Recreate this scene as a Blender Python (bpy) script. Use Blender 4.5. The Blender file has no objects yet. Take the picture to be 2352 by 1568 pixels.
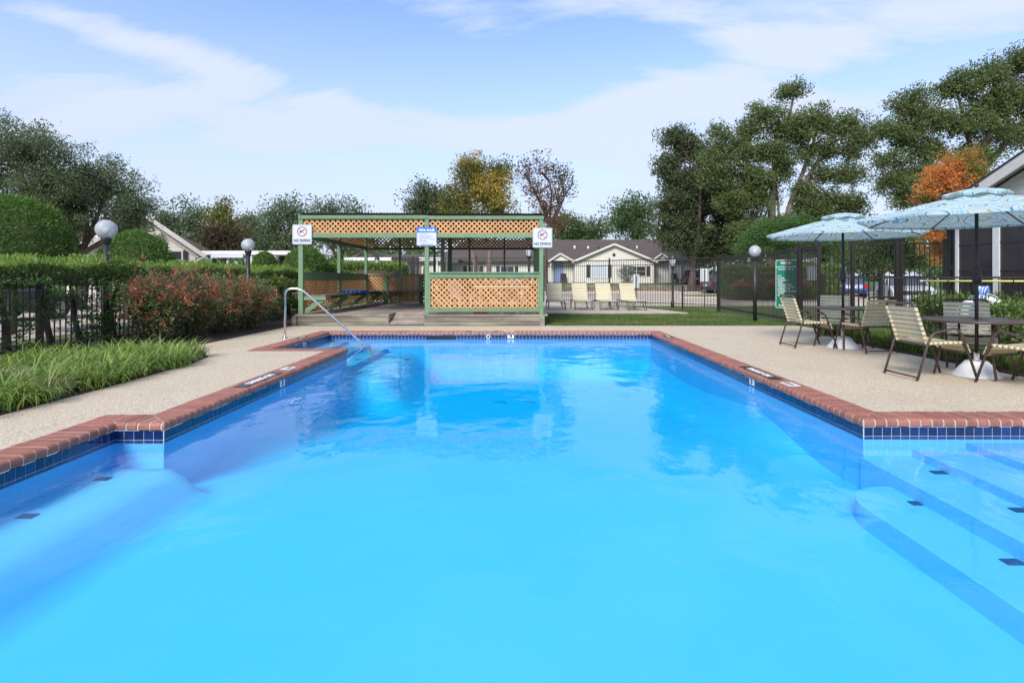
import bpy, bmesh, math, random
import numpy as np
from mathutils import Vector, Matrix

SC = bpy.context.scene
COL = SC.collection
PI = math.pi

# ------------------------------------------------------------------ camera, world, sun, exposure
F = 1290.0           # focal length, in pixels of a 2352 pixel wide picture
EYE = 1.24           # eye height above the pool deck (m)
cam_d = bpy.data.cameras.new("camera")
cam = bpy.data.objects.new("camera", cam_d)
COL.objects.link(cam)
cam_d.sensor_width = 36.0
cam_d.lens = F / 2352 * 36.0
cam_d.shift_x = -(1195 - 1176) / 2352
cam_d.shift_y = -(784 - 640) / 2352
cam_d.clip_start = 0.05
cam_d.clip_end = 3000
cam.location = (0, 0, EYE)
cam.rotation_euler = (PI / 2, 0, 0)
SC.camera = cam

SUN_EL = math.radians(38)
SUN_AZ = math.radians(202)       # from +Y, clockwise seen from above: behind the camera, a little to the left
world = bpy.data.worlds.new("World")
SC.world = world
world.use_nodes = True
wt = world.node_tree
wt.nodes.clear()
def wn(t, **kw):
    n = wt.nodes.new(t)
    for k, v in kw.items():
        setattr(n, k, v)
    return n
def wl(a, b):
    wt.links.new(a, b)
def wmath(op, a, b=None, clamp=False):
    n = wn("ShaderNodeMath", operation=op, use_clamp=clamp)
    for i, x in enumerate((a, b)):
        if x is None:
            continue
        if isinstance(x, (int, float)):
            n.inputs[i].default_value = x
        else:
            wl(x, n.inputs[i])
    return n.outputs[0]
sky = wn("ShaderNodeTexSky", sky_type="NISHITA", sun_disc=False, sun_elevation=SUN_EL, sun_rotation=SUN_AZ)
sky.air_density = 1.0; sky.dust_density = 0.6; sky.ozone_density = 2.0
tc = wn("ShaderNodeTexCoord")
sep = wn("ShaderNodeSeparateXYZ"); wl(tc.outputs["Generated"], sep.inputs[0])
zc = wmath("MAXIMUM", sep.outputs[2], 0.0)
zo = wmath("ADD", zc, 0.22)
comb = wn("ShaderNodeCombineXYZ")
wl(wmath("DIVIDE", sep.outputs[0], zo), comb.inputs[0])
wl(wmath("DIVIDE", sep.outputs[1], zo), comb.inputs[1])
# where the thin cloud lies: broad open and covered stretches of the sky, in (across, up) tangents of the view north
ay = wmath("MAXIMUM", wmath("ABSOLUTE", sep.outputs[1]), 0.08)
su = wmath("DIVIDE", sep.outputs[0], ay); sv = wmath("DIVIDE", zc, ay)
bias = None
for px, py, rx, ry, rot, amp in ((760, 60, 430, 95, -12, -.17), (1060, 185, 420, 75, -6, -.15), (1420, 90, 260, 60, -14, -.10), (40, 105, 150, 45, 10, -.12), (2060, 165, 260, 42, 12, -.13),
                                 (300, 90, 340, 42, -16, .20), (1720, 150, 460, 66, 16, .18), (2300, 50, 260, 90, 10, .14), (420, 320, 480, 120, 0, .20), (1500, 320, 560, 110, 8, .20), (170, 200, 300, 50, -6, .18)):
    u0, v0, a, b = (px - 1195) / F, (640 - py) / F, rx / F, ry / F
    c_, s_ = math.cos(math.radians(rot)), math.sin(math.radians(rot))
    du = wmath("SUBTRACT", su, u0); dv = wmath("SUBTRACT", sv, v0)
    e1 = wmath("DIVIDE", wmath("ADD", wmath("MULTIPLY", du, c_), wmath("MULTIPLY", dv, s_)), a)
    e2 = wmath("DIVIDE", wmath("SUBTRACT", wmath("MULTIPLY", dv, c_), wmath("MULTIPLY", du, s_)), b)
    q = wmath("ADD", wmath("MULTIPLY", e1, e1), wmath("MULTIPLY", e2, e2))
    g_ = wmath("MULTIPLY", wmath("EXPONENT", wmath("MULTIPLY", q, -1.0)), amp)
    bias = g_ if bias is None else wmath("ADD", bias, g_)
def cloud(scale, rot, stretch, lo, hi, seed, detail=7, dist=0.5, rough=0.55, bias=None):
    mp = wn("ShaderNodeMapping")
    mp.inputs["Rotation"].default_value = (0, 0, math.radians(rot))
    mp.inputs["Scale"].default_value = (scale * stretch, scale, 1)
    mp.inputs["Location"].default_value = (seed, seed * 1.7, 0)
    wl(comb.outputs[0], mp.inputs[0])
    nz = wn("ShaderNodeTexNoise")
    nz.inputs["Scale"].default_value = 1.0
    nz.inputs["Detail"].default_value = detail
    nz.inputs["Roughness"].default_value = rough
    nz.inputs["Distortion"].default_value = dist
    wl(mp.outputs[0], nz.inputs["Vector"])
    mr = wn("ShaderNodeMapRange", interpolation_type="SMOOTHSTEP")
    mr.inputs["From Min"].default_value = lo; mr.inputs["From Max"].default_value = hi
    wl(nz.outputs["Fac"] if bias is None else wmath("ADD", nz.outputs["Fac"], bias), mr.inputs["Value"])
    return mr.outputs[0]
c1 = cloud(1.15, 24, 0.42, 0.37, 0.64, 3.1, dist=1.1, rough=.62, detail=9, bias=bias)
c2 = cloud(2.6, -18, 0.24, 0.38, 0.70, 8.4, detail=10, dist=1.6, rough=.62, bias=bias)
c3 = cloud(0.55, 10, 0.8, 0.38, 0.66, 5.0, detail=4)
cl = wmath("MAXIMUM", wmath("MULTIPLY", c1, 0.85), wmath("MULTIPLY", wmath("MULTIPLY", c2, c3), 0.75))
hz = wn("ShaderNodeMapRange", interpolation_type="SMOOTHSTEP")
hz.inputs["From Min"].default_value = 0.0; hz.inputs["From Max"].default_value = 0.50
hz.inputs["To Min"].default_value = 0.95; hz.inputs["To Max"].default_value = 0.10
wl(zc, hz.inputs["Value"])
cov = wmath("MAXIMUM", cl, hz.outputs[0])
SKY_STRENGTH = 0.12
ccol = wn("ShaderNodeMix", data_type="RGBA")
ccol.inputs["A"].default_value = (3.2, 3.38, 4.12, 1)      # low, hazy cloud
ccol.inputs["B"].default_value = (3.85, 4.1, 4.6, 1)      # bright thin cloud
mrz = wn("ShaderNodeMapRange"); mrz.inputs["From Min"].default_value = 0.02; mrz.inputs["From Max"].default_value = 0.42
wl(zc, mrz.inputs["Value"]); wl(mrz.outputs[0], ccol.inputs["Factor"])
blue = wn("ShaderNodeMix", data_type="RGBA", blend_type="MULTIPLY")
blue.inputs["Factor"].default_value = 1.0
wl(sky.outputs[0], blue.inputs["A"]); blue.inputs["B"].default_value = (.82, 1.01, 1.27, 1)
mixc = wn("ShaderNodeMix", data_type="RGBA")
wl(cov, mixc.inputs["Factor"]); wl(blue.outputs["Result"], mixc.inputs["A"]); wl(ccol.outputs["Result"], mixc.inputs["B"])
bg = wn("ShaderNodeBackground"); bg.inputs["Strength"].default_value = SKY_STRENGTH
wl(mixc.outputs["Result"], bg.inputs["Color"])
wo = wn("ShaderNodeOutputWorld"); wl(bg.outputs[0], wo.inputs["Surface"])

sun_d = bpy.data.lights.new("sun", "SUN")
sun_d.energy = 2.2
sun_d.angle = math.radians(20)
sun_d.color = (1.0, 0.95, 0.87)
sun = bpy.data.objects.new("sun", sun_d); COL.objects.link(sun)
sdir = Vector((math.sin(SUN_AZ) * math.cos(SUN_EL), math.cos(SUN_AZ) * math.cos(SUN_EL), math.sin(SUN_EL)))
sun.rotation_euler = sdir.to_track_quat("Z", "Y").to_euler()
sun.location = (0, 0, 30)

SC.view_settings.view_transform = "Standard"
SC.view_settings.look = "None"
SC.view_settings.exposure = 0.90
SC.view_settings.gamma = 1.0
SC.view_settings.use_curve_mapping = False
SC.render.engine = "CYCLES"
SC.cycles.use_denoising = True
SC.cycles.max_bounces = 12
SC.cycles.transparent_max_bounces = 12
SC.cycles.diffuse_bounces = 7
SC.cycles.caustics_reflective = False
SC.cycles.caustics_refractive = False

# ------------------------------------------------------------------ helpers
def at(px, py, Y):
    """the point at distance Y that the photograph shows at pixel (px, py)"""
    return Vector(((px - 1195) / F * Y, Y, EYE - (py - 640) / F * Y))
def lin(h):
    h = h.lstrip("#")
    o = []
    for i in (0, 2, 4):
        c = int(h[i:i + 2], 16) / 255
        o.append(c / 12.92 if c <= 0.04045 else ((c + 0.055) / 1.055) ** 2.4)
    return tuple(o)

def tag(o, label=None, cat=None, group=None, kind=None):
    if label: o["label"] = label
    if cat: o["category"] = cat
    if group: o["group"] = group
    if kind: o["kind"] = kind
    return o
def thing(name, label, cat, loc=(0, 0, 0), rz=0.0, group=None):
    o = bpy.data.objects.new(name, None)
    COL.objects.link(o)
    o.location = loc; o.rotation_euler = (0, 0, rz)
    o.empty_display_size = 0.1
    return tag(o, label, cat, group)
def structure(name):
    o = bpy.data.objects.new(name, None); COL.objects.link(o)
    o["kind"] = "structure"
    return o
def link(name, me, parent=None, world=True):
    """world=True: the mesh is in world coordinates, so undo a top-level parent's own place"""
    o = bpy.data.objects.new(name, me)
    COL.objects.link(o)
    if parent is not None:
        o.parent = parent
        if world and parent.parent is None:
            o.location = -Vector(parent.location)
    return o
def kids(o):
    return [c for c in COL.objects if c.parent is o]
_children = {}
def copy_tree(o, parent=None):
    c = o.copy(); COL.objects.link(c)
    if parent is not None:
        c.parent = parent
    for ch in list(o.children):
        copy_tree(ch, c)
    return c

class MB:
    """collects boxes, tubes and so on, and links them as one mesh object"""
    def __init__(self):
        self.v = []; self.f = []; self.sm = []
    def add(self, vs, fs, smooth=False):
        b = len(self.v)
        self.v += [tuple(p) for p in vs]
        self.f += [tuple(b + i for i in q) for q in fs]
        self.sm += [smooth] * len(fs)
        return self
    def box(self, x0, x1, y0, y1, z0, z1):
        vs = [(x, y, z) for z in (z0, z1) for y in (y0, y1) for x in (x0, x1)]
        return self.add(vs, [(0, 2, 3, 1), (4, 5, 7, 6), (0, 1, 5, 4), (2, 6, 7, 3), (0, 4, 6, 2), (1, 3, 7, 5)])
    def beam(self, p0, p1, w, h, up=(0, 0, 1)):
        p0 = Vector(p0); p1 = Vector(p1)
        d = (p1 - p0).normalized(); u = Vector(up)
        s = d.cross(u)
        if s.length < 1e-4:
            s = d.cross(Vector((1, 0, 0)))
        s.normalize(); u = s.cross(d).normalized()
        vs = []
        for p in (p0, p1):
            for a, b in ((-1, -1), (1, -1), (1, 1), (-1, 1)):
                vs.append(p + s * (a * w / 2) + u * (b * h / 2))
        return self.add(vs, [(0, 1, 2, 3), (7, 6, 5, 4), (0, 4, 5, 1), (1, 5, 6, 2), (2, 6, 7, 3), (3, 7, 4, 0)])
    def tube(self, pts, r, seg=8, cap=True):
        pts = [Vector(p) for p in pts]
        n = len(pts)
        rs = r if isinstance(r, (list, tuple)) else [r] * n
        vs = []; fs = []
        ref = None
        for i, p in enumerate(pts):
            d = (pts[min(i + 1, n - 1)] - pts[max(i - 1, 0)])
            if d.length < 1e-9: d = Vector((0, 0, 1))
            d.normalize()
            if ref is None:
                ref = Vector((0, 0, 1)) if abs(d.z) < 0.9 else Vector((1, 0, 0))
            s = d.cross(ref)
            if s.length < 1e-3:
                s = d.cross(Vector((1, 0, 0)))
            s.normalize(); u = s.cross(d).normalized(); ref = u
            for k in range(seg):
                a = 2 * PI * k / seg
                vs.append(p + (s * math.cos(a) + u * math.sin(a)) * rs[i])
        for i in range(n - 1):
            for k in range(seg):
                k2 = (k + 1) % seg
                fs.append((i * seg + k, i * seg + k2, (i + 1) * seg + k2, (i + 1) * seg + k))
        self.add(vs, fs, True)
        if cap:
            b = len(self.v) - len(vs)
            self.f.append(tuple(b + k for k in range(seg))[::-1]); self.sm.append(False)
            self.f.append(tuple(b + (n - 1) * seg + k for k in range(seg))); self.sm.append(False)
        return self
    def lathe(self, prof, c=(0, 0, 0), seg=24, smooth=True):
        """prof: list of (r, z)"""
        vs = []; fs = []
        for r, z in prof:
            for k in range(seg):
                a = 2 * PI * k / seg
                vs.append((c[0] + r * math.cos(a), c[1] + r * math.sin(a), c[2] + z))
        for i in range(len(prof) - 1):
            for k in range(seg):
                k2 = (k + 1) % seg
                fs.append((i * seg + k, i * seg + k2, (i + 1) * seg + k2, (i + 1) * seg + k))
        self.add(vs, fs, smooth)
        return self
    def sphere(self, c, r, seg=20, rings=12, sz=1.0):
        prof = [(max(1e-4, r * math.sin(PI * i / rings)), -r * sz * math.cos(PI * i / rings)) for i in range(rings + 1)]
        return self.lathe(prof, c, seg)
    def prism(self, poly, z0, z1):
        n = len(poly)
        a = sum(poly[i][0] * poly[(i + 1) % n][1] - poly[(i + 1) % n][0] * poly[i][1] for i in range(n))
        if a < 0: poly = poly[::-1]
        vs = [(x, y, z0) for x, y in poly] + [(x, y, z1) for x, y in poly]
        fs = [tuple(range(n))[::-1], tuple(range(n, 2 * n))]
        fs += [(i, (i + 1) % n, n + (i + 1) % n, n + i) for i in range(n)]
        return self.add(vs, fs)
    def plate(self, o, u, v, n, poly, t):
        """a flat plate: polygon (in u, v) at o, from the plane out to thickness t along n"""
        o = Vector(o); u = Vector(u); v = Vector(v); n = Vector(n)
        k = len(poly)
        vs = [o + u * a + v * b for a, b in poly] + [o + u * a + v * b + n * t for a, b in poly]
        fs = [tuple(range(k))[::-1], tuple(range(k, 2 * k))]
        fs += [(i, (i + 1) % k, k + (i + 1) % k, k + i) for i in range(k)]
        return self.add(vs, fs)
    def quad(self, *p):
        return self.add(p, [tuple(range(len(p)))])
    def mesh(self, name, mat):
        me = bpy.data.meshes.new(name)
        me.from_pydata([tuple(p) for p in self.v], [], self.f)
        me.polygons.foreach_set("use_smooth", self.sm)
        if mat is not None:
            me.materials.append(mat)
        me.update()
        return me
    def build(self, name, mat, parent=None, world=True):
        return link(name, self.mesh(name, mat), parent, world)

_unit = {}
def unit_mesh(name, mat):
    k = (name, mat.name)
    if k not in _unit:
        _unit[k] = MB().box(-.5, .5, -.5, .5, -.5, .5).mesh(name, mat)
    return _unit[k]
def bar(name, p0, p1, w, h, mat, parent, up=(0, 0, 1), world=True):
    """a straight bar as an object of its own, sharing one unit mesh"""
    p0 = Vector(p0); p1 = Vector(p1)
    L = (p1 - p0).length
    d = (p1 - p0) / L; u = Vector(up)
    s = d.cross(u)
    if s.length < 1e-4: s = d.cross(Vector((1, 0, 0)))
    s.normalize(); u = s.cross(d).normalized()
    M = Matrix((d * L, s * w, u * h)).transposed().to_4x4()
    M.translation = (p0 + p1) / 2
    o = bpy.data.objects.new(name, unit_mesh(name, mat)); COL.objects.link(o)
    o.parent = parent
    if parent is not None and world and parent.parent is None:
        M.translation = M.translation - Vector(parent.location)
    o.matrix_basis = M
    return o
def boxo(name, x0, x1, y0, y1, z0, z1, mat, parent, world=True):
    return bar(name, (x0, (y0 + y1) / 2, (z0 + z1) / 2), (x1, (y0 + y1) / 2, (z0 + z1) / 2), abs(y1 - y0), abs(z1 - z0), mat, parent, (0, 0, 1), world)

def smooth_path(pts, n=6):
    """Catmull-Rom through the points"""
    P = [Vector(p) for p in pts]
    P = [P[0] * 2 - P[1]] + P + [P[-1] * 2 - P[-2]]
    out = []
    for i in range(1, len(P) - 2):
        for k in range(n):
            t = k / n
            a, b, c, d = P[i - 1], P[i], P[i + 1], P[i + 2]
            out.append(0.5 * ((2 * b) + (c - a) * t + (2 * a - 5 * b + 4 * c - d) * t * t + (3 * b - a - 3 * c + d) * t ** 3))
    out.append(P[-2])
    return out
def rounded(pts, r, n=5):
    """polyline with its inner corners rounded to radius r"""
    P = [Vector(p) for p in pts]
    out = [P[0]]
    for i in range(1, len(P) - 1):
        a = (P[i - 1] - P[i]); b = (P[i + 1] - P[i])
        rr = min(r, a.length * .48, b.length * .48)
        A = P[i] + a.normalized() * rr; B = P[i] + b.normalized() * rr
        for k in range(n + 1):
            t = k / n
            out.append(A * (1 - t) ** 2 + P[i] * 2 * t * (1 - t) + B * t * t)
    out.append(P[-1])
    return out

def text_mesh(body, size, mat, bold=0.0, align="CENTER", spacing=1.0, line=1.0, depth=0.0015):
    cu = bpy.data.curves.new("lettering", "FONT")
    cu.body = body; cu.size = size; cu.align_x = align; cu.align_y = "CENTER"
    cu.space_character = spacing; cu.space_line = line
    cu.offset = bold; cu.extrude = depth; cu.resolution_u = 3
    o = bpy.data.objects.new("lettering", cu); COL.objects.link(o)
    dg = bpy.context.evaluated_depsgraph_get()
    me = bpy.data.meshes.new_from_object(o.evaluated_get(dg))
    bpy.data.objects.remove(o); bpy.data.curves.remove(cu)
    me.materials.clear(); me.materials.append(mat)
    return me
def lettering(body, size, mat, parent, o, u, v, world=True, name="lettering", sx=1.0, **kw):
    me = text_mesh(body, size, mat, **kw)
    u = Vector(u).normalized(); v = Vector(v).normalized(); n = u.cross(v)
    M = Matrix((u * sx, v, n)).transposed().to_4x4()
    M.translation = Vector(o)
    ob = bpy.data.objects.new(name, me); COL.objects.link(ob)
    ob.parent = parent
    if world and parent is not None and parent.parent is None:
        M.translation = M.translation - Vector(parent.location)
    ob.matrix_basis = M
    return ob

# ------------------------------------------------------------------ materials
def nt(name):
    m = bpy.data.materials.new(name); m.use_nodes = True
    t = m.node_tree
    return m, t, t.nodes["Principled BSDF"], t.nodes["Material Output"]
def N(t, ty, **kw):
    n = t.nodes.new(ty)
    for k, v in kw.items(): setattr(n, k, v)
    return n
def mixrgb(t, f, a, b, blend="MIX"):
    n = N(t, "ShaderNodeMix", data_type="RGBA", blend_type=blend)
    for key, x in (("Factor", f), ("A", a), ("B", b)):
        s = n.inputs[key] if key != "Factor" else n.inputs[0]
        if isinstance(x, (int, float)): s.default_value = x
        elif isinstance(x, tuple): s.default_value = (*x[:3], 1)
        else: t.links.new(x, s)
    return n.outputs["Result"]
def noise(t, scale, detail=4, rough=0.5, coord="pos", dist=0.0, sc=(1, 1, 1)):
    if coord == "pos":
        v = N(t, "ShaderNodeNewGeometry").outputs["Position"]
    else:
        v = N(t, "ShaderNodeTexCoord").outputs[coord]
    if sc != (1, 1, 1):
        mp = N(t, "ShaderNodeMapping"); mp.inputs["Scale"].default_value = sc
        t.links.new(v, mp.inputs[0]); v = mp.outputs[0]
    n = N(t, "ShaderNodeTexNoise")
    n.inputs["Scale"].default_value = scale; n.inputs["Detail"].default_value = detail
    n.inputs["Roughness"].default_value = rough; n.inputs["Distortion"].default_value = dist
    t.links.new(v, n.inputs["Vector"])
    return n.outputs["Fac"]
def rng_map(t, x, lo, hi, a=0.0, b=1.0):
    n = N(t, "ShaderNodeMapRange")
    n.inputs["From Min"].default_value = lo; n.inputs["From Max"].default_value = hi
    n.inputs["To Min"].default_value = a; n.inputs["To Max"].default_value = b
    t.links.new(x, n.inputs["Value"])
    return n.outputs[0]
def mth(t, op, a, b=0.0):
    n = N(t, "ShaderNodeMath", operation=op)
    for i, x in enumerate((a, b)):
        if isinstance(x, (int, float)): n.inputs[i].default_value = x
        else: t.links.new(x, n.inputs[i])
    return n.outputs[0]
def bump(t, h, strength, dist=0.01, normal=None):
    n = N(t, "ShaderNodeBump"); n.inputs["Strength"].default_value = strength; n.inputs["Distance"].default_value = dist
    t.links.new(h, n.inputs["Height"])
    if normal is not None: t.links.new(normal, n.inputs["Normal"])
    return n.outputs["Normal"]
def pm(name, c1, c2=None, scale=6, rough=0.6, metal=0.0, bmp=0.0, bscale=40, coord="pos", rand=0.0, sc=(1, 1, 1), spec=0.5, bdist=0.005, coat=0.0, lo=0.35, hi=0.65):
    """paint / wood / metal: two tones through noise, grain bump and a change from piece to piece"""
    m, t, b, o = nt(name)
    b.inputs["Roughness"].default_value = rough; b.inputs["Metallic"].default_value = metal
    b.inputs["Specular IOR Level"].default_value = spec
    b.inputs["Coat Weight"].default_value = coat
    c = c1
    if c2 is not None:
        c = mixrgb(t, rng_map(t, noise(t, scale, 5, 0.6, coord, 0, sc), lo, hi), c1, c2)
    if rand > 0:
        oi = N(t, "ShaderNodeObjectInfo")
        hs = N(t, "ShaderNodeHueSaturation")
        t.links.new(rng_map(t, oi.outputs["Random"], 0, 1, 1 - rand, 1 + rand), hs.inputs["Value"])
        if isinstance(c, tuple): hs.inputs["Color"].default_value = (*c, 1)
        else: t.links.new(c, hs.inputs["Color"])
        c = hs.outputs[0]
    if isinstance(c, tuple): b.inputs["Base Color"].default_value = (*c, 1)
    else: t.links.new(c, b.inputs["Base Color"])
    if bmp > 0:
        t.links.new(bump(t, noise(t, bscale, 4, 0.6, coord, 0, sc), bmp, bdist), b.inputs["Normal"])
    return m
def leafmat(name, c1, c2, c3=None, patch=None, pscale=0.6, plo=0.52, phi=0.62, transl=0.42, rough=0.55):
    """foliage: a tone per leaf, a second tone in patches"""
    m, t, b, o = nt(name)
    g = N(t, "ShaderNodeNewGeometry")
    r = g.outputs["Random Per Island"]
    c = mixrgb(t, r, c1, c2)
    if c3 is not None:
        c = mixrgb(t, rng_map(t, noise(t, 2.3, 3), 0.42, 0.64), c, c3)
    if patch is not None:
        pf = rng_map(t, mth(t, "ADD", noise(t, pscale, 3), mth(t, "MULTIPLY", r, 0.10)), plo, phi)
        c = mixrgb(t, pf, c, patch)
    t.links.new(c, b.inputs["Base Color"])
    b.inputs["Roughness"].default_value = rough
    b.inputs["Specular IOR Level"].default_value = 0.35
    tr = N(t, "ShaderNodeBsdfTranslucent"); t.links.new(c, tr.inputs["Color"])
    mx = N(t, "ShaderNodeMixShader"); mx.inputs[0].default_value = transl
    t.links.new(b.outputs[0], mx.inputs[1]); t.links.new(tr.outputs[0], mx.inputs[2])
    t.links.new(mx.outputs[0], o.inputs["Surface"])
    return m

M = {}
M["frame_black"] = pm("black_metal", (.017, .015, .015), (.026, .022, .021), rough=.45)
M["green_paint"] = pm("green_paint", (.125, .235, .125), (.165, .27, .15), scale=9, rough=.6, bmp=.25, bscale=30, rand=.10, sc=(1, 1, .5))
M["slat"] = pm("cedar_lattice", (.63, .345, .145), (.56, .28, .115), scale=14, rough=.75, bmp=.2, bscale=60, rand=.16)
M["old_wood"] = pm("weathered_boards", (.38, .315, .27), (.26, .215, .185), scale=7, rough=.85, bmp=.5, bscale=35, rand=.22, sc=(1, .15, 1))
M["skirt_wood"] = pm("mossy_boards", (.31, .295, .225), (.17, .145, .12), scale=4, rough=.85, bmp=.5, bscale=25, rand=.12, sc=(.18, 1, 1.4), lo=.42, hi=.6)
M["bench_wood"] = pm("bench_boards", (.23, .185, .155), (.15, .12, .105), scale=8, rough=.75, bmp=.4, bscale=30, rand=.12)
M["roof_under"] = pm("roof_timber", (.20, .115, .085), (.15, .085, .065), rough=.85, rand=.1)
M["corrugated"] = pm("corrugated_roof", (.20, .24, .18), (.14, .17, .13), rough=.6)
M["white_paint"] = pm("white_paint", (.74, .74, .73), (.68, .68, .67), rough=.45)
M["white_plastic"] = pm("white_plastic", (.78, .78, .79), (.70, .70, .71), scale=3, rough=.4)
M["strap"] = pm("vinyl_strap", (.64, .575, .40), (.58, .51, .34), scale=10, rough=.45, rand=.05)
M["brown_metal"] = pm("brown_tube", (.062, .036, .030), (.085, .052, .043), scale=20, rough=.38)
M["table"] = pm("brown_table", (.085, .056, .052), (.062, .042, .040), scale=6, rough=.28)
M["steel"] = pm("brushed_steel", (.66, .61, .63), (.52, .53, .55), scale=15, rough=.22, metal=1.0)
M["brick"] = pm("coping_brick", (.36, .138, .095), (.27, .10, .072), scale=11, rough=.6, bmp=.25, bscale=70, rand=.14)
M["mortar"] = pm("mortar", (.58, .51, .41), (.46, .40, .32), scale=20, rough=.9, bmp=.4, bscale=90)
M["tile"] = pm("navy_tile", (.007, .016, .078), (.011, .028, .12), scale=24, rough=.10, rand=.35, bmp=.08, bscale=25, coat=.3)
M["grout"] = pm("tile_grout", (.62, .64, .66), (.52, .55, .58), rough=.8)
M["tile_black"] = pm("black_tile", (.02, .02, .025), (.03, .03, .035), rough=.3)
M["sign_white"] = pm("sign_white", (.60, .63, .67), (.58, .61, .65), rough=.55)
M["sign_green"] = pm("sign_green", (.012, .20, .125), (.016, .23, .145), rough=.35)
M["sign_blue"] = pm("sign_blue", (.010, .13, .62), (.012, .15, .66), rough=.35)
M["ink_navy"] = pm("navy_print", (.02, .035, .10), rough=.5)
M["ink_red"] = pm("red_print", (.42, .06, .04), rough=.5)
M["ink_white"] = pm("white_print", (.80, .80, .80), rough=.5)
M["ink_grey"] = pm("grey_print", (.22, .27, .45), rough=.5)
M["bark"] = pm("bark", (.115, .085, .068), (.062, .047, .040), scale=9, rough=.95, bmp=.6, bscale=18, sc=(1, 1, .25))
M["bark_pale"] = pm("pale_bark", (.20, .155, .13), (.12, .092, .078), scale=4, rough=.95, bmp=.5, bscale=12, sc=(1, 1, .25))
M["mulch"] = pm("mulch", (.070, .042, .030), (.028, .018, .014), scale=28, rough=.95, bmp=1.0, bscale=60, bdist=.03)
M["concrete"] = pm("drive_concrete", (.50, .42, .35), (.43, .36, .30), scale=1.2, rough=.85, bmp=.1)
M["kerb"] = pm("kerb_concrete", (.52, .47, .40), (.44, .40, .34), scale=4, rough=.85)
M["stone"] = pm("garden_stone", (.30, .25, .205), (.19, .16, .135), scale=4, rough=.9, bmp=.5, bscale=12, rand=.3)
M["siding"] = pm("cream_siding", (.69, .665, .595), (.65, .625, .56), scale=2, rough=.6)
M["siding_grey"] = pm("beige_siding", (.76, .71, .65), (.72, .67, .61), scale=2, rough=.6, rand=.04)
M["trim"] = pm("pale_trim", (.66, .635, .58), (.62, .595, .545), rough=.55)
M["shutter"] = pm("dark_shutter", (.030, .028, .033), (.036, .034, .040), rough=.5)
M["screen"] = pm("window_screen", (.030, .026, .028), (.045, .038, .040), scale=2, rough=.35)
M["pane"] = pm("window_glass", (.05, .06, .075), (.10, .11, .13), scale=1.2, rough=.08)
M["blind"] = pm("window_blind", (.55, .60, .68), (.48, .53, .60), rough=.5)
M["rubber"] = pm("rubber", (.016, .016, .017), rough=.8)
M["chrome"] = pm("rim_metal", (.5, .5, .52), rough=.3, metal=1.0)
M["lamp_red"] = pm("tail_lens", (.45, .015, .015), rough=.2)
M["lamp_clear"] = pm("head_lens", (.75, .77, .8), rough=.12)
M["dark_plastic"] = pm("dark_plastic", (.022, .022, .024), rough=.5)
M["yellow_pole"] = pm("yellow_pole", (.62, .60, .16), (.56, .54, .14), rough=.45)
M["rope_blue"] = pm("blue_rope", (.015, .13, .55), (.02, .17, .62), scale=40, rough=.8)
M["rope_white"] = pm("white_rope", (.68, .70, .74), rough=.85)
M["brown_dark"] = pm("brown_board", (.10, .062, .048), (.075, .048, .038), rough=.8)

def shingle_mat(name, c1, c2, sx=3.0):
    m, t, b, o = nt(name)
    br = N(t, "ShaderNodeTexBrick")
    v = N(t, "ShaderNodeNewGeometry").outputs["Position"]
    mp = N(t, "ShaderNodeMapping"); mp.inputs["Scale"].default_value = (sx, 1, sx * 2.2); mp.inputs["Rotation"].default_value = (PI / 2, 0, 0)
    t.links.new(v, mp.inputs[0]); t.links.new(mp.outputs[0], br.inputs["Vector"])
    br.inputs["Color1"].default_value = (*c1, 1); br.inputs["Color2"].default_value = (*c2, 1)
    br.inputs["Mortar"].default_value = (c2[0] * .7, c2[1] * .7, c2[2] * .7, 1); br.inputs["Scale"].default_value = 1.0
    br.inputs["Mortar Size"].default_value = .03
    c = mixrgb(t, rng_map(t, noise(t, .9, 4), .35, .7), br.outputs["Color"], c2)
    t.links.new(c, b.inputs["Base Color"]); b.inputs["Roughness"].default_value = .9
    return m
M["shingle"] = shingle_mat("brown_shingle", (.115, .09, .078), (.08, .063, .056))

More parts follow.
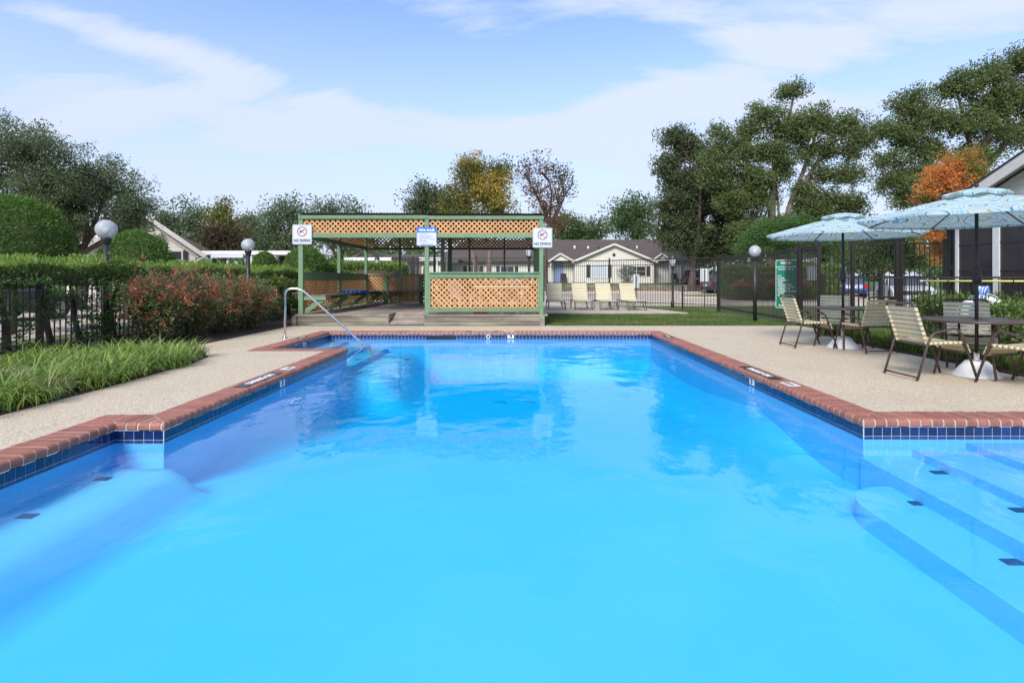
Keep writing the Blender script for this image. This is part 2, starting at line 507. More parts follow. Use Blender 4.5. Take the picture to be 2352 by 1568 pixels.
# ------------------------------------------------------------------ ground, lawn, drive
def grass_mat():
    m, t, b, o = nt("lawn")
    big = noise(t, .55, 4, .6)
    fine = noise(t, 26, 4, .7)
    c = mixrgb(t, rng_map(t, fine, .3, .7), (.050, .098, .020), (.098, .155, .036))
    c = mixrgb(t, rng_map(t, big, .54, .72), c, (.215, .180, .075))
    t.links.new(c, b.inputs["Base Color"]); b.inputs["Roughness"].default_value = .9
    t.links.new(bump(t, fine, .8, .03), b.inputs["Normal"])
    return m
M["lawn"] = grass_mat()
def aggregate_mat():
    m, t, b, o = nt("exposed_aggregate")
    pos = N(t, "ShaderNodeNewGeometry").outputs["Position"]
    vo = N(t, "ShaderNodeTexVoronoi"); vo.inputs["Scale"].default_value = 120
    t.links.new(pos, vo.inputs["Vector"])
    hsv = N(t, "ShaderNodeSeparateColor"); t.links.new(vo.outputs["Color"], hsv.inputs[0])
    c = mixrgb(t, hsv.outputs[0], (.46, .365, .255), (.70, .585, .44))
    c = mixrgb(t, rng_map(t, hsv.outputs[1], .84, .92), c, (.29, .215, .15))
    c = mixrgb(t, rng_map(t, hsv.outputs[2], .86, .94), c, (.78, .71, .58))
    c = mixrgb(t, rng_map(t, vo.outputs["Distance"], .45, .75, 0, .45), c, (.46, .37, .275))
    st = noise(t, .8, 5, .65)
    c = mixrgb(t, rng_map(t, st, .5, .72, 0, .30), c, (.40, .30, .215))
    st2 = noise(t, 3.1, 5, .7)
    c = mixrgb(t, rng_map(t, st2, .58, .75, 0, .35), c, (.36, .275, .20))
    t.links.new(c, b.inputs["Base Color"]); b.inputs["Roughness"].default_value = .8
    inv = mth(t, "SUBTRACT", 1.0, vo.outputs["Distance"])
    t.links.new(bump(t, inv, .6, .006), b.inputs["Normal"])
    return m
M["aggregate"] = aggregate_mat()

def hgt(x, y):
    s = min(1, max(0, (y - 50) / 7.0)); s = s * s * (3 - 2 * s)
    s2 = min(1, max(0, (-x - 24) / 10))
    return -.06 + .86 * s
DX0, DX1, DY0, DY1 = -6.0, 7.35, -3.0, 14.8
def grid(name, xs, ys, zf, mat, skip=None):
    mb = MB(); idx = {}
    for j, y in enumerate(ys):
        for i, x in enumerate(xs):
            idx[i, j] = len(mb.v); mb.v.append((x, y, zf(x, y)))
    for j in range(len(ys) - 1):
        for i in range(len(xs) - 1):
            cx, cy = (xs[i] + xs[i + 1]) / 2, (ys[j] + ys[j + 1]) / 2
            if skip and skip(cx, cy): continue
            mb.f.append((idx[i, j], idx[i + 1, j], idx[i + 1, j + 1], idx[i, j + 1])); mb.sm.append(True)
    return mb.build(name, mat)
xs = [-900, -300, -120, -60, -30, -20, -12, -9.4, DX0 + .1, -2, 2, DX1 - .1, 10, 16, 24, 40, 80, 300, 900]
ys = [-60, -20, -8, DY0 + .1, 5, DY1 - .1, 20, 26, 35, 50, 51.5, 53, 54.5, 56, 57, 70, 120, 300, 1500]
g = grid("ground", xs, ys, lambda x, y: hgt(x, y) + (.045 if (y < 26 and x > -9.5) else 0), M["lawn"],
         lambda x, y: DX0 < x < DX1 and DY0 < y < DY1)
g["kind"] = "structure"
def sheet(name, poly, z0, z1, mat):
    o = MB().prism(poly, z0, z1).build(name, mat); o["kind"] = "structure"; return o
road = sheet("road", [(-40, 27.2), (90, 27.2), (90, 33), (60, 49.5), (-40, 49.5)], -.2, -.025, M["concrete"])
sheet("driveway", [(-24, -6), (-10.4, -6), (-10.4, 27.2), (-24, 27.2)], -.2, -.030, M["concrete"])
for nm, poly in (("kerb", [(-10.2, 26.9), (60, 26.9), (60, 27.2), (-10.2, 27.2)]), ("kerb", [(-40, 49.5), (60, 49.5), (60, 49.85), (-40, 49.85)])):
    sheet(nm, poly, -.2, .10, M["kerb"])
# kerbed island of grass in the drive, right of the house
isl = [(17.0 + 6.5 * math.cos(a * PI / 12), 37.5 + 2.2 * math.sin(a * PI / 12)) for a in range(24)]
sheet("traffic_island", isl, -.2, .09, M["kerb"])
sheet("island_lawn", [(17.0 + (x - 17.0) * .96, 37.5 + (y - 37.5) * .88) for x, y in isl], -.1, .12, M["lawn"])

# ------------------------------------------------------------------ the pool's outline (waterline walls), counter-clockwise
POOL = [(-3.48, .6), (6.4, .6), (6.4, 4.94), (3.02, 4.94), (3.02, 13.0), (-4.43, 13.0), (-4.43, 9.9), (-3.06, 9.9), (-3.06, 4.82), (-3.48, 4.82)]
WATER = -.15
FLOOR = -1.25
def offset(poly, d):
    """move every edge outward by d (poly counter-clockwise)"""
    n = len(poly); out = []
    for i in range(n):
        p0 = Vector(poly[i - 1]); p = Vector(poly[i]); p1 = Vector(poly[(i + 1) % n])
        d0 = (p - p0).normalized(); d1 = (p1 - p).normalized()
        n0 = Vector((d0.y, -d0.x)); n1 = Vector((d1.y, -d1.x))
        q = p + (n0 + n1) * d
        out.append((q.x, q.y))
    return out
def inside(x, y, poly):
    c = False
    for i in range(len(poly)):
        (x0, y0), (x1, y1) = poly[i - 1], poly[i]
        if (y0 > y) != (y1 > y) and x < (x1 - x0) * (y - y0) / (y1 - y0) + x0:
            c = not c
    return c
OUT = offset(POOL, .268)
xs = sorted({DX0, DX1} | {p[0] for p in OUT}); ys = sorted({DY0, DY1} | {p[1] for p in OUT})
deck = grid("pool_deck", xs, ys, lambda x, y: 0.0, M["aggregate"], lambda x, y: inside(x, y, OUT))
deck["kind"] = "structure"
mb = MB()
def loop_strip(mb, A, B, za, zb):
    n = len(A)
    for i in range(n):
        j = (i + 1) % n
        mb.quad((*A[i], za), (*A[j], za), (*B[j], zb), (*B[i], zb))
sd = [(DX0, DY0), (DX1, DY0), (DX1, DY1), (DX0, DY1)]
for i in range(4):
    a, b = sd[i], sd[(i + 1) % 4]
    mb.quad((*a, -.15), (*b, -.15), (*b, -.0005), (*a, -.0005))
e = mb.build("deck_edge", M["aggregate"]); e["kind"] = "structure"

# mulch beds: under the hedge, under the clumping grass, and along the low fence at the right
sheet("planting_bed", [(-9.4, -2.9), (-6.0, -2.9), (-6.0, 14.95), (-6.35, 15.3), (-6.35, 22), (-9.4, 22)], -.1, .012, M["mulch"])
sheet("planting_bed", [(-6.0, -2.5), (-4.72, -2.5), (-4.72, 6.4), (-4.8, 8.2), (-4.95, 8.9), (-5.4, 9.5), (-6.0, 9.8)], -.02, .015, M["mulch"])
BED_R = [(7.34, 13.9), (6.75, 12.7), (6.45, 11.2), (6.36, 9.4), (6.36, -2.5), (11.0, -2.5), (11.0, 9.6), (8.4, 12.7)]
sheet("planting_bed", BED_R, -.1, .015, M["mulch"])

# ------------------------------------------------------------------ basin, steps, water
def plaster_mat():
    m, t, b, o = nt("blue_plaster")
    c = mixrgb(t, rng_map(t, noise(t, 1.3, 5, .6), .35, .7), (.17, .515, .875), (.195, .535, .885))
    t.links.new(c, b.inputs["Base Color"]); b.inputs["Roughness"].default_value = .8
    return m
M["plaster"] = plaster_mat()
basin = structure("swimming_pool")
mb = MB()
IN = POOL
loop_strip(mb, IN, IN, -.170, FLOOR - .4)
walls = mb.build("pool_wall", M["plaster"], basin)
def sst(a, b, x):
    t = min(1, max(0, (x - a) / (b - a))); return t * t * (3 - 2 * t)
def wall_dist(x, y):
    best = 9
    for i in range(len(IN)):
        (x0, y0), (x1, y1) = IN[i - 1], IN[i]
        dx, dy = x1 - x0, y1 - y0
        t = max(0, min(1, ((x - x0) * dx + (y - y0) * dy) / (dx * dx + dy * dy)))
        best = min(best, math.hypot(x - x0 - t * dx, y - y0 - t * dy))
    return best
def deep(x, y):
    """floor of the pool: shallow near end, deeper far end, coved into the walls; a sunk bench along the left near wall"""
    z = -.60 - .46 * sst(4.2, 10.5, y)
    d = wall_dist(x, y)
    if d < .45 and not (x < -2.4 and y < 4.9): z += .40 * ((.45 - d) / .45) ** 2 * sst(5.2, 7.5, y)
    if x < -2.3 and y < 5.0:
        t = sst(-2.62, -2.92, x) * sst(4.9, 4.7, y); z = z * (1 - t) + (WATER - .20) * t
    if x < -1.6 and y > 9.0:
        t = sst(-1.7, -2.6, x) * sst(9.2, 9.9, y); z = z * (1 - t) + (WATER - .32) * t
    return z
xs = sorted({p[0] for p in IN} | {round(-4.43 + .1 * k, 3) for k in range(1, 109)}); ys = sorted({p[1] for p in IN} | {round(.6 + .1 * k, 3) for k in range(1, 124)})
fl = grid("pool_floor", xs, ys, deep, M["plaster"], lambda x, y: not inside(x, y, IN)); fl.parent = basin
mb = MB(); GI = offset(IN, -.0048); loop_strip(mb, GI, GI, -.062, -.170); loop_strip(mb, IN, GI, -.170, -.170)
mb.build("grout_band", M["grout"], basin)
# treads: right entry, left bench, far left entry
def step(poly, z):
    return MB().prism(poly, FLOOR - .3, z).build("pool_step", M["plaster"], basin)
def round_end(x0, x1, y0, y1, r=.42):
    """tread from x0 (nose) to x1, its far nose corner rounded"""
    c = [(x0 + r - r * math.cos(a), y1 - r + r * math.sin(a)) for a in [PI / 2 * k / 8 for k in range(9)]]
    return [(x0, y0)] + c + [(x1, y1), (x1, y0)]
for k, (x, d) in enumerate(((3.92, .05), (3.45, .11), (2.99, .18))):
    step([(x, .61), (6.399, .61), (6.399, 4.937 - .002 * k), (x, 4.937 - .002 * k)], WATER - d)
step(round_end(2.53, 6.398, .612, 4.55), WATER - .29)
for k, (x, d) in enumerate(((-4.0, .06), (-3.5, .13), (-3.075, .21))):
    step([(-4.428, 9.905), (x, 9.905), (x, 12.995 - .002 * k), (-4.428, 12.995 - .002 * k)], WATER - d)
M["mark"] = pm("step_mark", (.008, .035, .13), (.012, .05, .18), rough=.3)
for x, y, d in ((3.39, 4.55, .18), (3.39, 3.81, .18), (3.39, 3.1, .18), (2.97, 4.2, .29), (2.92, 3.33, .29), (-3.32, 4.46, .20), (-3.30, 3.76, .20),
                (-4.1, 12.5, .06), (-3.62, 12.1, .13), (-4.12, 11.3, .06), (-3.2, 12.3, .21), (-3.6, 11.0, .13), (-3.2, 11.1, .21), (-2.4, 11.9, .32)):
    z = WATER - d
    boxo("step_marker", x - .055, x + .055, y - .035, y + .035, z - .01, z + .006, M["mark"], basin)
M["drain"] = pm("drain_cover", (.20, .36, .72), (.24, .40, .76), rough=.5)
for x, y in ((-.38, 10.4), (.17, 10.45)):
    mb = MB().lathe([(.001, .02), (.10, .02), (.125, .012), (.13, 0)], (x, y, deep(x, y)), 20)
    mb.build("drain_cover", M["drain"], basin)
boxo("skimmer_opening", -2.18, -1.5, 12.985, 12.998, -.142, -.078, M["rubber"], basin)
mb = MB().lathe([(.05, 0), (.05, .012), (.03, .014), (.028, .004)], (0, 0, 0), 16)
o = mb.build("return_jet", M["white_plastic"], basin); o.rotation_euler = (PI / 2, 0, 0); o.location = (-.74, 12.99, -.10)
o2 = MB().lathe([(.001, .0), (.029, 0), (.029, .006), (.001, .0062)], (0, 0, 0), 14).build("jet_eye", M["rubber"], o)

def water_mat():
    m, t, b, o = nt("pool_water")
    t.nodes.remove(b)
    geo = N(t, "ShaderNodeNewGeometry").outputs["Position"]
    def nz(scale, sy, detail, rot=0.0, dist=0.0):
        mp = N(t, "ShaderNodeMapping"); mp.inputs["Scale"].default_value = (scale, scale * sy, scale); mp.inputs["Rotation"].default_value = (0, 0, rot)
        t.links.new(geo, mp.inputs[0])
        n = N(t, "ShaderNodeTexNoise"); n.inputs["Scale"].default_value = 1; n.inputs["Detail"].default_value = detail; n.inputs["Distortion"].default_value = dist
        t.links.new(mp.outputs[0], n.inputs["Vector"])
        return n.outputs["Fac"]
    wide = nz(1.15, .8, 2, .3, .4)
    small = nz(8.5, .6, 3, -.25, .6)
    where = rng_map(t, nz(.42, 1, 2), .44, .62, .30, 1.0)       # breeze: some patches ruffled, others still
    h = mth(t, "ADD", mth(t, "MULTIPLY", wide, 1.0), mth(t, "MULTIPLY", mth(t, "MULTIPLY", small, where), .30))
    nrm = bump(t, h, 1.0, .016)
    fr = N(t, "ShaderNodeFresnel"); t.links.new(rng_map(t, N(t, "ShaderNodeNewGeometry").outputs["Backfacing"], 0, 1, 1.33, 1 / 1.33), fr.inputs["IOR"]); t.links.new(nrm, fr.inputs["Normal"])
    gl = N(t, "ShaderNodeBsdfGlossy"); gl.inputs["Roughness"].default_value = .0; t.links.new(nrm, gl.inputs["Normal"])
    tr = N(t, "ShaderNodeBsdfTransparent"); tr.inputs["Color"].default_value = (.93, .985, 1, 1)
    mx = N(t, "ShaderNodeMixShader")
    t.links.new(fr.outputs[0], mx.inputs[0]); t.links.new(tr.outputs[0], mx.inputs[1]); t.links.new(gl.outputs[0], mx.inputs[2])
    t.links.new(mx.outputs[0], o.inputs["Surface"])
    va = N(t, "ShaderNodeVolumeAbsorption"); va.inputs["Color"].default_value = (.32, .975, 1.0, 1); va.inputs["Density"].default_value = 1.0
    t.links.new(va.outputs[0], o.inputs["Volume"])
    return m
M["water"] = water_mat()
w = MB().prism(offset(POOL, .003), FLOOR - .6, WATER).build("pool_water", M["water"])
w["kind"] = "structure"

# ------------------------------------------------------------------ brick coping and waterline tiles
coping = structure("pool_coping")
mb = MB()
loop_strip(mb, offset(POOL, .010), offset(POOL, .272), .0075, .0075)
loop_strip(mb, offset(POOL, -.010), offset(POOL, .010), .0005, .0075)
loop_strip(mb, offset(POOL, -.0205), offset(POOL, -.010), -.016, .0005)
loop_strip(mb, offset(POOL, -.0205), offset(POOL, -.0205), -.050, -.016)
loop_strip(mb, offset(POOL, -.0205), offset(POOL, .05), -.0505, -.0615)
mb.build("mortar_bed", M["mortar"], coping)
BW, BZ0, BZ1, BF, BB = .0885, -.058, .012, -.026, .262
def brick_profile():
    r = .034; zc = BZ1 - r; pr = [(BB, BZ0), (BB, BZ1 - .004), (BB - .004, BZ1)]
    for k in range(0, 7):
        a = PI / 2 + PI / 2 * k / 6
        pr.append((BF + r + r * math.cos(a), zc + r * math.sin(a)))
    pr += [(BF, BZ0 + .012), (BF + .012, BZ0)]
    return pr
def brick_mb():
    pr = brick_profile(); n = len(pr); b = .003
    mb = MB()
    vs = []
    for x, ins in ((-BW / 2, b), (-BW / 2 + b, 0), (BW / 2 - b, 0), (BW / 2, b)):
        cu = (BB + BF) / 2; cz = (BZ0 + BZ1) / 2
        for u, z in pr:
            vs.append((x, u - ins * (1 if u > cu else -1), z - ins * (1 if z > cz else -1)))
    fs = [tuple(range(n)), tuple(range(3 * n, 4 * n))[::-1]]
    for s in range(3):
        fs += [(s * n + i, (s + 1) * n + i, (s + 1) * n + (i + 1) % n, s * n + (i + 1) % n) for i in range(n)]
    mb.add(vs, fs, False)
    return mb
brick_me = brick_mb().mesh("brick", M["brick"])
def in_view(x, y, z=0.0, m=40):
    if y < .5: return False
    px = 1195 + x / y * F; py = 640 + (EYE - z) / y * F
    return -m < px < 2352 + m and py < 1568 + m
far_b = bmesh.new()
bricks = []
rb = random.Random(4)
n = len(POOL)
for i in range(n):
    a = Vector(POOL[i]); b = Vector(POOL[(i + 1) % n])
    d = (b - a).normalized(); out = Vector((d.y, -d.x)); L = (b - a).length
    am = (Vector(OUT[i]) - a); bm_ = (Vector(OUT[(i + 1) % n]) - b)
    cnt = int((L + .62) / .1)
    start = (L - cnt * .1) / 2 + .05
    for k in range(cnt):
        s = start + k * .1
        c = a + d * s
        X = Matrix(((d.x, out.x, 0, c.x), (d.y, out.y, 0, c.y), (0, 0, 1, rb.uniform(-.0025, .0025)), (0, 0, 0, 1)))
        cut = s < .34 or s > L - .34
        if not cut:
            bricks.append((c, X, None)); continue
        bm = bmesh.new(); bm.from_mesh(brick_me)
        ok = True
        for P, mdir, sgn in ((a, am, 1), (b, bm_, -1)):
            md = Vector((mdir.x, mdir.y)).normalized()
            nn = Vector((-md.y, md.x))
            if nn.dot(d) * sgn < 0: nn = -nn          # nn points into this edge's side
            nl = Vector((nn.dot(d), nn.dot(out), 0)); pl = Vector(((P - c).dot(d), (P - c).dot(out), 0)) + nl * .004
            r = bmesh.ops.bisect_plane(bm, geom=bm.verts[:] + bm.edges[:] + bm.faces[:], plane_co=pl, plane_no=nl, clear_inner=True)
            if not bm.verts: ok = False; break
            ce = [g_ for g_ in r["geom_cut"] if isinstance(g_, bmesh.types.BMEdge)]
            if ce: bmesh.ops.edgeloop_fill(bm, edges=ce)
        if ok and len(bm.verts) and sum(f.calc_area() for f in bm.faces) > .0012:
            me = bpy.data.meshes.new("brick"); bm.to_mesh(me); me.materials.append(M["brick"])
            bricks.append((c, X, me))
        bm.free()
nb = 0
bricks.sort(key=lambda t_: (not in_view(t_[0].x, t_[0].y), t_[0].length))
for c, X, me in bricks:
    if in_view(c.x, c.y) and nb < 300:
        o = link("brick", me or brick_me, coping); o.matrix_basis = X; nb += 1
    else:
        tmp = (me or brick_me).copy(); tmp.transform(X); far_b.from_mesh(tmp); bpy.data.meshes.remove(tmp)
me = bpy.data.meshes.new("brick"); far_b.to_mesh(me); far_b.free(); me.materials.append(M["brick"])
o = link("brick", me, coping); o["kind"] = "stuff"

tiles = structure("waterline_tiles")
spots = []
for i in range(n):
    a = Vector(POOL[i]); b = Vector(POOL[(i + 1) % n]); d = (b - a).normalized(); nin = Vector((-d.y, d.x)); L = (b - a).length
    cnt = round(L / .08)
    for k in range(cnt):
        c = a + d * ((k + .5) * L / cnt) + nin * .001
        spots.append((c, d, nin, L / cnt - .0045))
spots.sort(key=lambda t_: (not in_view(t_[0].x, t_[0].y, -.1, 10), t_[0].length))
rest = MB()
bev = .003
def tile_mb(c, d, nin, w, z0, z1):
    vs = []
    for q, ins in ((0, 0), (.006, 0), (.008, bev)):
        for s, z in ((-w / 2 + ins, z0 + ins), (w / 2 - ins, z0 + ins), (w / 2 - ins, z1 - ins), (-w / 2 + ins, z1 - ins)):
            p = c + d * s + nin * q
            vs.append((p.x, p.y, z))
    fs = [(8, 9, 10, 11)] + [(l * 4 + k, l * 4 + (k + 1) % 4, (l + 1) * 4 + (k + 1) % 4, (l + 1) * 4 + k) for l in (0, 1) for k in range(4)]
    return vs, fs
for q, (c, d, nin, w) in enumerate(spots):
    if q < 300 and in_view(c.x, c.y, -.1, 10):
        MB().add(*tile_mb(c, d, nin, w, -.139, -.0635)).build("tile", M["tile"], tiles)
    else:
        rest.add(*tile_mb(c, d, nin, w, -.139, -.0635))
    rest.add(*tile_mb(c, d, nin, w, -.168, -.1435))
o = rest.build("tile", M["tile"], tiles); o["kind"] = "stuff"

# depth markers let into the tile band and the no-diving plates on the coping
def marker(label, c, u, nin, body):
    c = Vector(c); u = Vector(u); nin = Vector(nin)
    root = thing("depth_marker", label, "depth marker", c, 0, "white depth numbers in the waterline tiles")
    p = c + nin * .009
    MB().plate(p - Vector((0, 0, .045)), u, (0, 0, 1), nin, [(-.075, -.035), (.075, -.035), (.075, .068), (-.075, .068)], .004).build("plate", M["white_paint"], root)
    lettering(body, .115, M["tile_black"], root, p + nin * .0055 - Vector((0, 0, .028)), u, (0, 0, 1), bold=.004)
marker("white depth number tile in the far wall's tiles facing the camera", (-.22, 13.0, -.06), (1, 0, 0), (0, -1, 0), "4")
marker("white depth number tile in the left wall's tiles beside the left warning plate", (-3.06, 7.2, -.06), (0, 1, 0), (1, 0, 0), "5")
marker("white depth number tile in the right wall's tiles below the right warning plate", (3.02, 7.3, -.06), (0, -1, 0), (-1, 0, 0), "5")
marker("white depth number tile in the step alcove by the handrail", (-4.43, 11.5, -.06), (0, 1, 0), (1, 0, 0), "3")
def warn(label, c, u, v, ln=1.0, wd=.145, white=None, words="NO DIVING"):
    """black plate let into the brick coping, its words read from the deck; a white number tile at its end"""
    c = Vector(c); u = Vector(u); v = Vector(v)
    root = thing("warning_plate", label, "warning sign", c, 0, "no diving plates let into the brick coping")
    MB().plate(c, u, v, (0, 0, 1), [(-ln / 2, -wd / 2), (ln / 2, -wd / 2), (ln / 2, wd / 2), (-ln / 2, wd / 2)], .005).build("plate", M["tile_black"], root)
    lettering(words, .115 * ln, M["ink_white"], root, c + Vector((0, 0, .0065)), u, v, bold=.005, spacing=1.05, sx=1.05, depth=.001)
    if white is not None:
        q = c + u * white
        MB().plate(q, u, v, (0, 0, 1), [(-.115, -wd / 2), (.115, -wd / 2), (.115, wd / 2), (-.115, wd / 2)], .005).build("plate", M["white_paint"], root)
        lettering("4 FT", .085, M["tile_black"], root, q + Vector((0, 0, .0065)), u, v, bold=.002, depth=.001)
zt = .0145
warn("black plate lettered NO DIVING in the left brick coping with a white tile beyond", (-3.17, 6.85, zt), (0, -1, 0), (1, 0, 0), white=-.83)
warn("black plate lettered NO DIVING in the right brick coping near the armchairs", (3.13, 7.35, zt), (0, 1, 0), (-1, 0, 0), white=-.83)
warn("black plate lettered NO DIVING in the far coping in front of the pavilion", (-.88, 13.1, zt), (-1, 0, 0), (0, -1, 0), ln=.75, white=-.62)
warn("small black plate in the coping of the step alcove by the handrail", (-4.54, 11.7, zt), (0, -1, 0), (1, 0, 0), ln=.42, words="NO DIVING")
warn("small black plate at the far right corner of the brick coping", (3.13, 11.9, zt), (0, 1, 0), (-1, 0, 0), ln=.42, words="NO DIVING")

# ------------------------------------------------------------------ pavilion
PX0, PX1, PY0, PY1 = -5.85, .56, 14.95, 21.35
FZ = .29
pav = thing("pavilion", "green wooden pavilion with orange lattice panels and a weathered deck behind the pool", "pavilion", (-2.6, 14.95, 0))
slat_count = 0
slat_rest = MB()
def lattice(o, u, v, w, h, pitch=.098, sw=.040, th=.008, singles=True):
    """two crossing layers of slats on a w x h field; each slat its own object while the limit lasts"""
    global slat_count
    o = Vector(o); u = Vector(u); v = Vector(v); nrm = u.cross(v)
    panel = bpy.data.objects.new("lattice_panel", None); COL.objects.link(panel); panel.parent = pav; panel.location = -Vector(pav.location)
    p2 = pitch * math.sqrt(2)
    e = sw * .45
    for layer, sgn in ((0, 1), (1, -1)):
        c = -h - w
        k0 = int((-h - w) / p2) - 1
        for k in range(k0, -k0 + 2):
            off = k * p2 + .03
            # line: along (1, sgn); passes v = sgn*(s - off)
            if sgn == 1:
                s0, s1 = max(0, off), min(w, off + h)
                a, b = (s0, s0 - off), (s1, s1 - off)
            else:
                s0, s1 = max(0, off - h), min(w, off)
                a, b = (s0, off - s0), (s1, off - s1)
            if s1 - s0 < .03: continue
            P0 = o + u * a[0] + v * a[1] + nrm * (th * (layer - .5)); P1 = o + u * b[0] + v * b[1] + nrm * (th * (layer - .5))
            dd = (P1 - P0).normalized()
            if singles and slat_count < 300:
                bar("slat", P0, P1, sw, th, M["slat"], panel, up=nrm); slat_count += 1
            else:
                slat_rest.beam(P0, P1, sw, th, up=nrm)
    return panel
G = M["green_paint"]
def post(x, y, z0=FZ, z1=2.82, w=.10, d=.10):
    return boxo("post", x - w / 2, x + w / 2, y - d / 2, y + d / 2, z0, z1, G, pav)
# front
front = PY0 + .05
post(PX0, front, FZ - .02, 2.83, .115, .10); post(-2.49, front, FZ - .06, 2.83, .105, .10); post(PX1, front, FZ - .02, 2.83, .105, .10)
boxo("beam", PX0 - .06, -2.45, front - .072, front - .032 + .01, 2.832, 2.925, G, pav)
boxo("beam", -2.447, PX1 + .07, front - .072, front - .032 + .01, 2.822, 2.91, G, pav)
for a, b in ((PX0 + .058, -2.545), (-2.435, PX1 - .055)):
    boxo("rail", a, b, front - .045, front + .0, 2.335, 2.445, G, pav)
    lattice((a, front - .012, 2.43), (1, 0, 0), (0, 0, 1), b - a, .40)
# front right bay below
a, b = -2.435, PX1 - .055
boxo("cap_rail", a + .0, b, front - .085, front + .07, 1.385, 1.42, G, pav)
boxo("rail", a, b, front - .05, front + .0, 1.265, 1.382, G, pav)
boxo("rail", a, b, front - .05, front + .0, .36, .462, G, pav)
boxo("stile", a, a + .04, front - .048, front, .463, 1.264, G, pav); boxo("stile", b - .04, b, front - .048, front, .463, 1.264, G, pav)
lattice((a + .03, front - .012, .45), (1, 0, 0), (0, 0, 1), b - a - .06, .83)
# left side
L1 = (PY0 + PY1) / 2
for y in (L1, PY1 - .05):
    post(PX0, y)
post(PX1, L1, FZ, 2.82, .14, .14); post(PX1, PY1 - .05)
for x in (-4.56, -3.25, -1.92, -.60):
    post(x, PY1 - .05, FZ, 2.82, .07, .07)
post(-2.66, PY1 - .07, FZ, 2.82, .14, .12)
post(-2.45, L1 - .4, FZ, 2.82, .10, .10)
for ya, yb in ((front + .055, L1 - .055), (L1 + .055, PY1 - .105)):
    for x in (PX0, PX1):
        boxo("rail", x - .035, x + .035, ya, yb, 2.335, 2.44, G, pav)
        boxo("beam", x - .05, x + .05, ya - .05, yb + .05, 2.83, 2.92, G, pav)
        boxo("cap_rail", x - .07, x + .06, ya, yb, 1.385, 1.42, G, pav)
        boxo("rail", x - .025, x + .025, ya, yb, 1.21, 1.382, G, pav)
        lattice((x, ya, 2.42), (0, 1, 0), (0, 0, 1), yb - ya, .42, singles=(x == PX0))
        lattice((x, ya, FZ + .04), (0, 1, 0), (0, 0, 1), yb - ya, .92, singles=(x == PX0 and ya < L1))
# back
yb_ = PY1 - .05
xs_ = [PX0 + .05, -4.6, -4.52, -3.29, -3.21, -1.96, -1.88, -.64, -.56, PX1 - .05]
boxo("beam", PX0 + .06, PX1 - .06, yb_ - .05, yb_ + .05, 2.83, 2.92, G, pav)
for a, b in zip(xs_[::2], xs_[1::2]):
    boxo("rail", a, b, yb_ - .03, yb_ + .03, 2.335, 2.40, M["roof_under"], pav)
    lattice((a, yb_, 2.38), (1, 0, 0), (0, 0, 1), b - a, .46, singles=False)
    boxo("rail", a, b, yb_ - .05, yb_ + .05, 1.375, 1.41, G, pav)
    lattice((a, yb_, FZ + .05), (1, 0, 0), (0, 0, 1), b - a, 1.08, singles=False)
for x in (-5.1, -3.75, -2.0):
    boxo("stud", x - .07, x + .07, yb_ - .09, yb_ - .035, FZ, 1.37, G, pav)
o = slat_rest.build("slat", M["slat"], pav); o["kind"] = "stuff"
# roof: rafters under corrugated sheets
for k in range(9):
    y = PY0 + .35 + k * .72
    boxo("rafter", PX0 + .06, PX1 - .06, y - .02, y + .02, 2.845, 2.96, M["roof_under"], pav)
boxo("roof_boards", PX0 - .02, PX1 + .03, PY0 + .02, PY1 + .05, 2.962, 2.974, M["roof_under"], pav)
def corrugated(x0, x1, y0, y1, z0, z1, pitch=.076, amp=.012):
    mb = MB(); nn = int((x1 - x0) / pitch * 6)
    vs = []
    for j, y in enumerate((y0, y1)):
        for i in range(nn + 1):
            x = x0 + (x1 - x0) * i / nn
            vs.append((x, y, z0 + (z1 - z0) * (x - x0) / (x1 - x0) + amp * math.sin(2 * PI * i / 6)))
    fs = [(i, i + 1, nn + 2 + i, nn + 1 + i) for i in range(nn)]
    mb.add(vs, fs, True)
    return mb
for k in range(6):
    x0 = PX0 - .07 + k * 1.105
    corrugated(x0, x0 + 1.12, PY0 - .05, PY1 + .12, 2.992 + .002 * (k % 2) - k * .004, 2.990 - (k + 1) * .004).build("roof_sheet", M["corrugated"], pav)
# floor boards, ramp, skirts
rw = random.Random(8)
x = -5.98; RX0, RX1 = -3.5, -2.56
while x < .62:
    w_ = .138
    y0 = PY0 - .03
    if RX0 - .07 < x + w_ / 2 < RX1 + .07: y0 = 15.80
    boxo("floor_board", x, x + w_, y0 + rw.uniform(-.006, .006), PY1 + .02, FZ - .035, FZ + rw.uniform(-.003, .003), M["old_wood"], pav)
    x += .146
mb = MB().box(-5.94, .60, 15.82, PY1 - .05, .0, .22); mb.build("joists", M["brown_dark"], pav)
for k in range(7):                                             # ramp planks lie across
    t0, t1 = k / 7, (k + .93) / 7
    y0, y1 = 14.88 + .92 * t0, 14.88 + .92 * t1
    z0, z1 = .025 + .255 * t0, .025 + .255 * t1
    bar("ramp_board", (RX0 + .02, (y0 + y1) / 2, (z0 + z1) / 2), (RX1 - .01, (y0 + y1) / 2, (z0 + z1) / 2), .122, .03, M["old_wood"], pav, up=(0, -.26, .96))
for a, b in ((-5.98, RX0 - .0), (RX1 + .0, .60)):
    boxo("skirt_board", a + .01, b, PY0 - .032, PY0 + .006, .092, .232, M["skirt_wood"], pav)
    boxo("skirt_board", a - .01, b + .004, PY0 - .026, PY0 + .010, .004, .084, M["skirt_wood"], pav)
    boxo("nosing", a - .02, b + .01, PY0 - .05, PY0 - .032, .236, .288, M["skirt_wood"], pav)
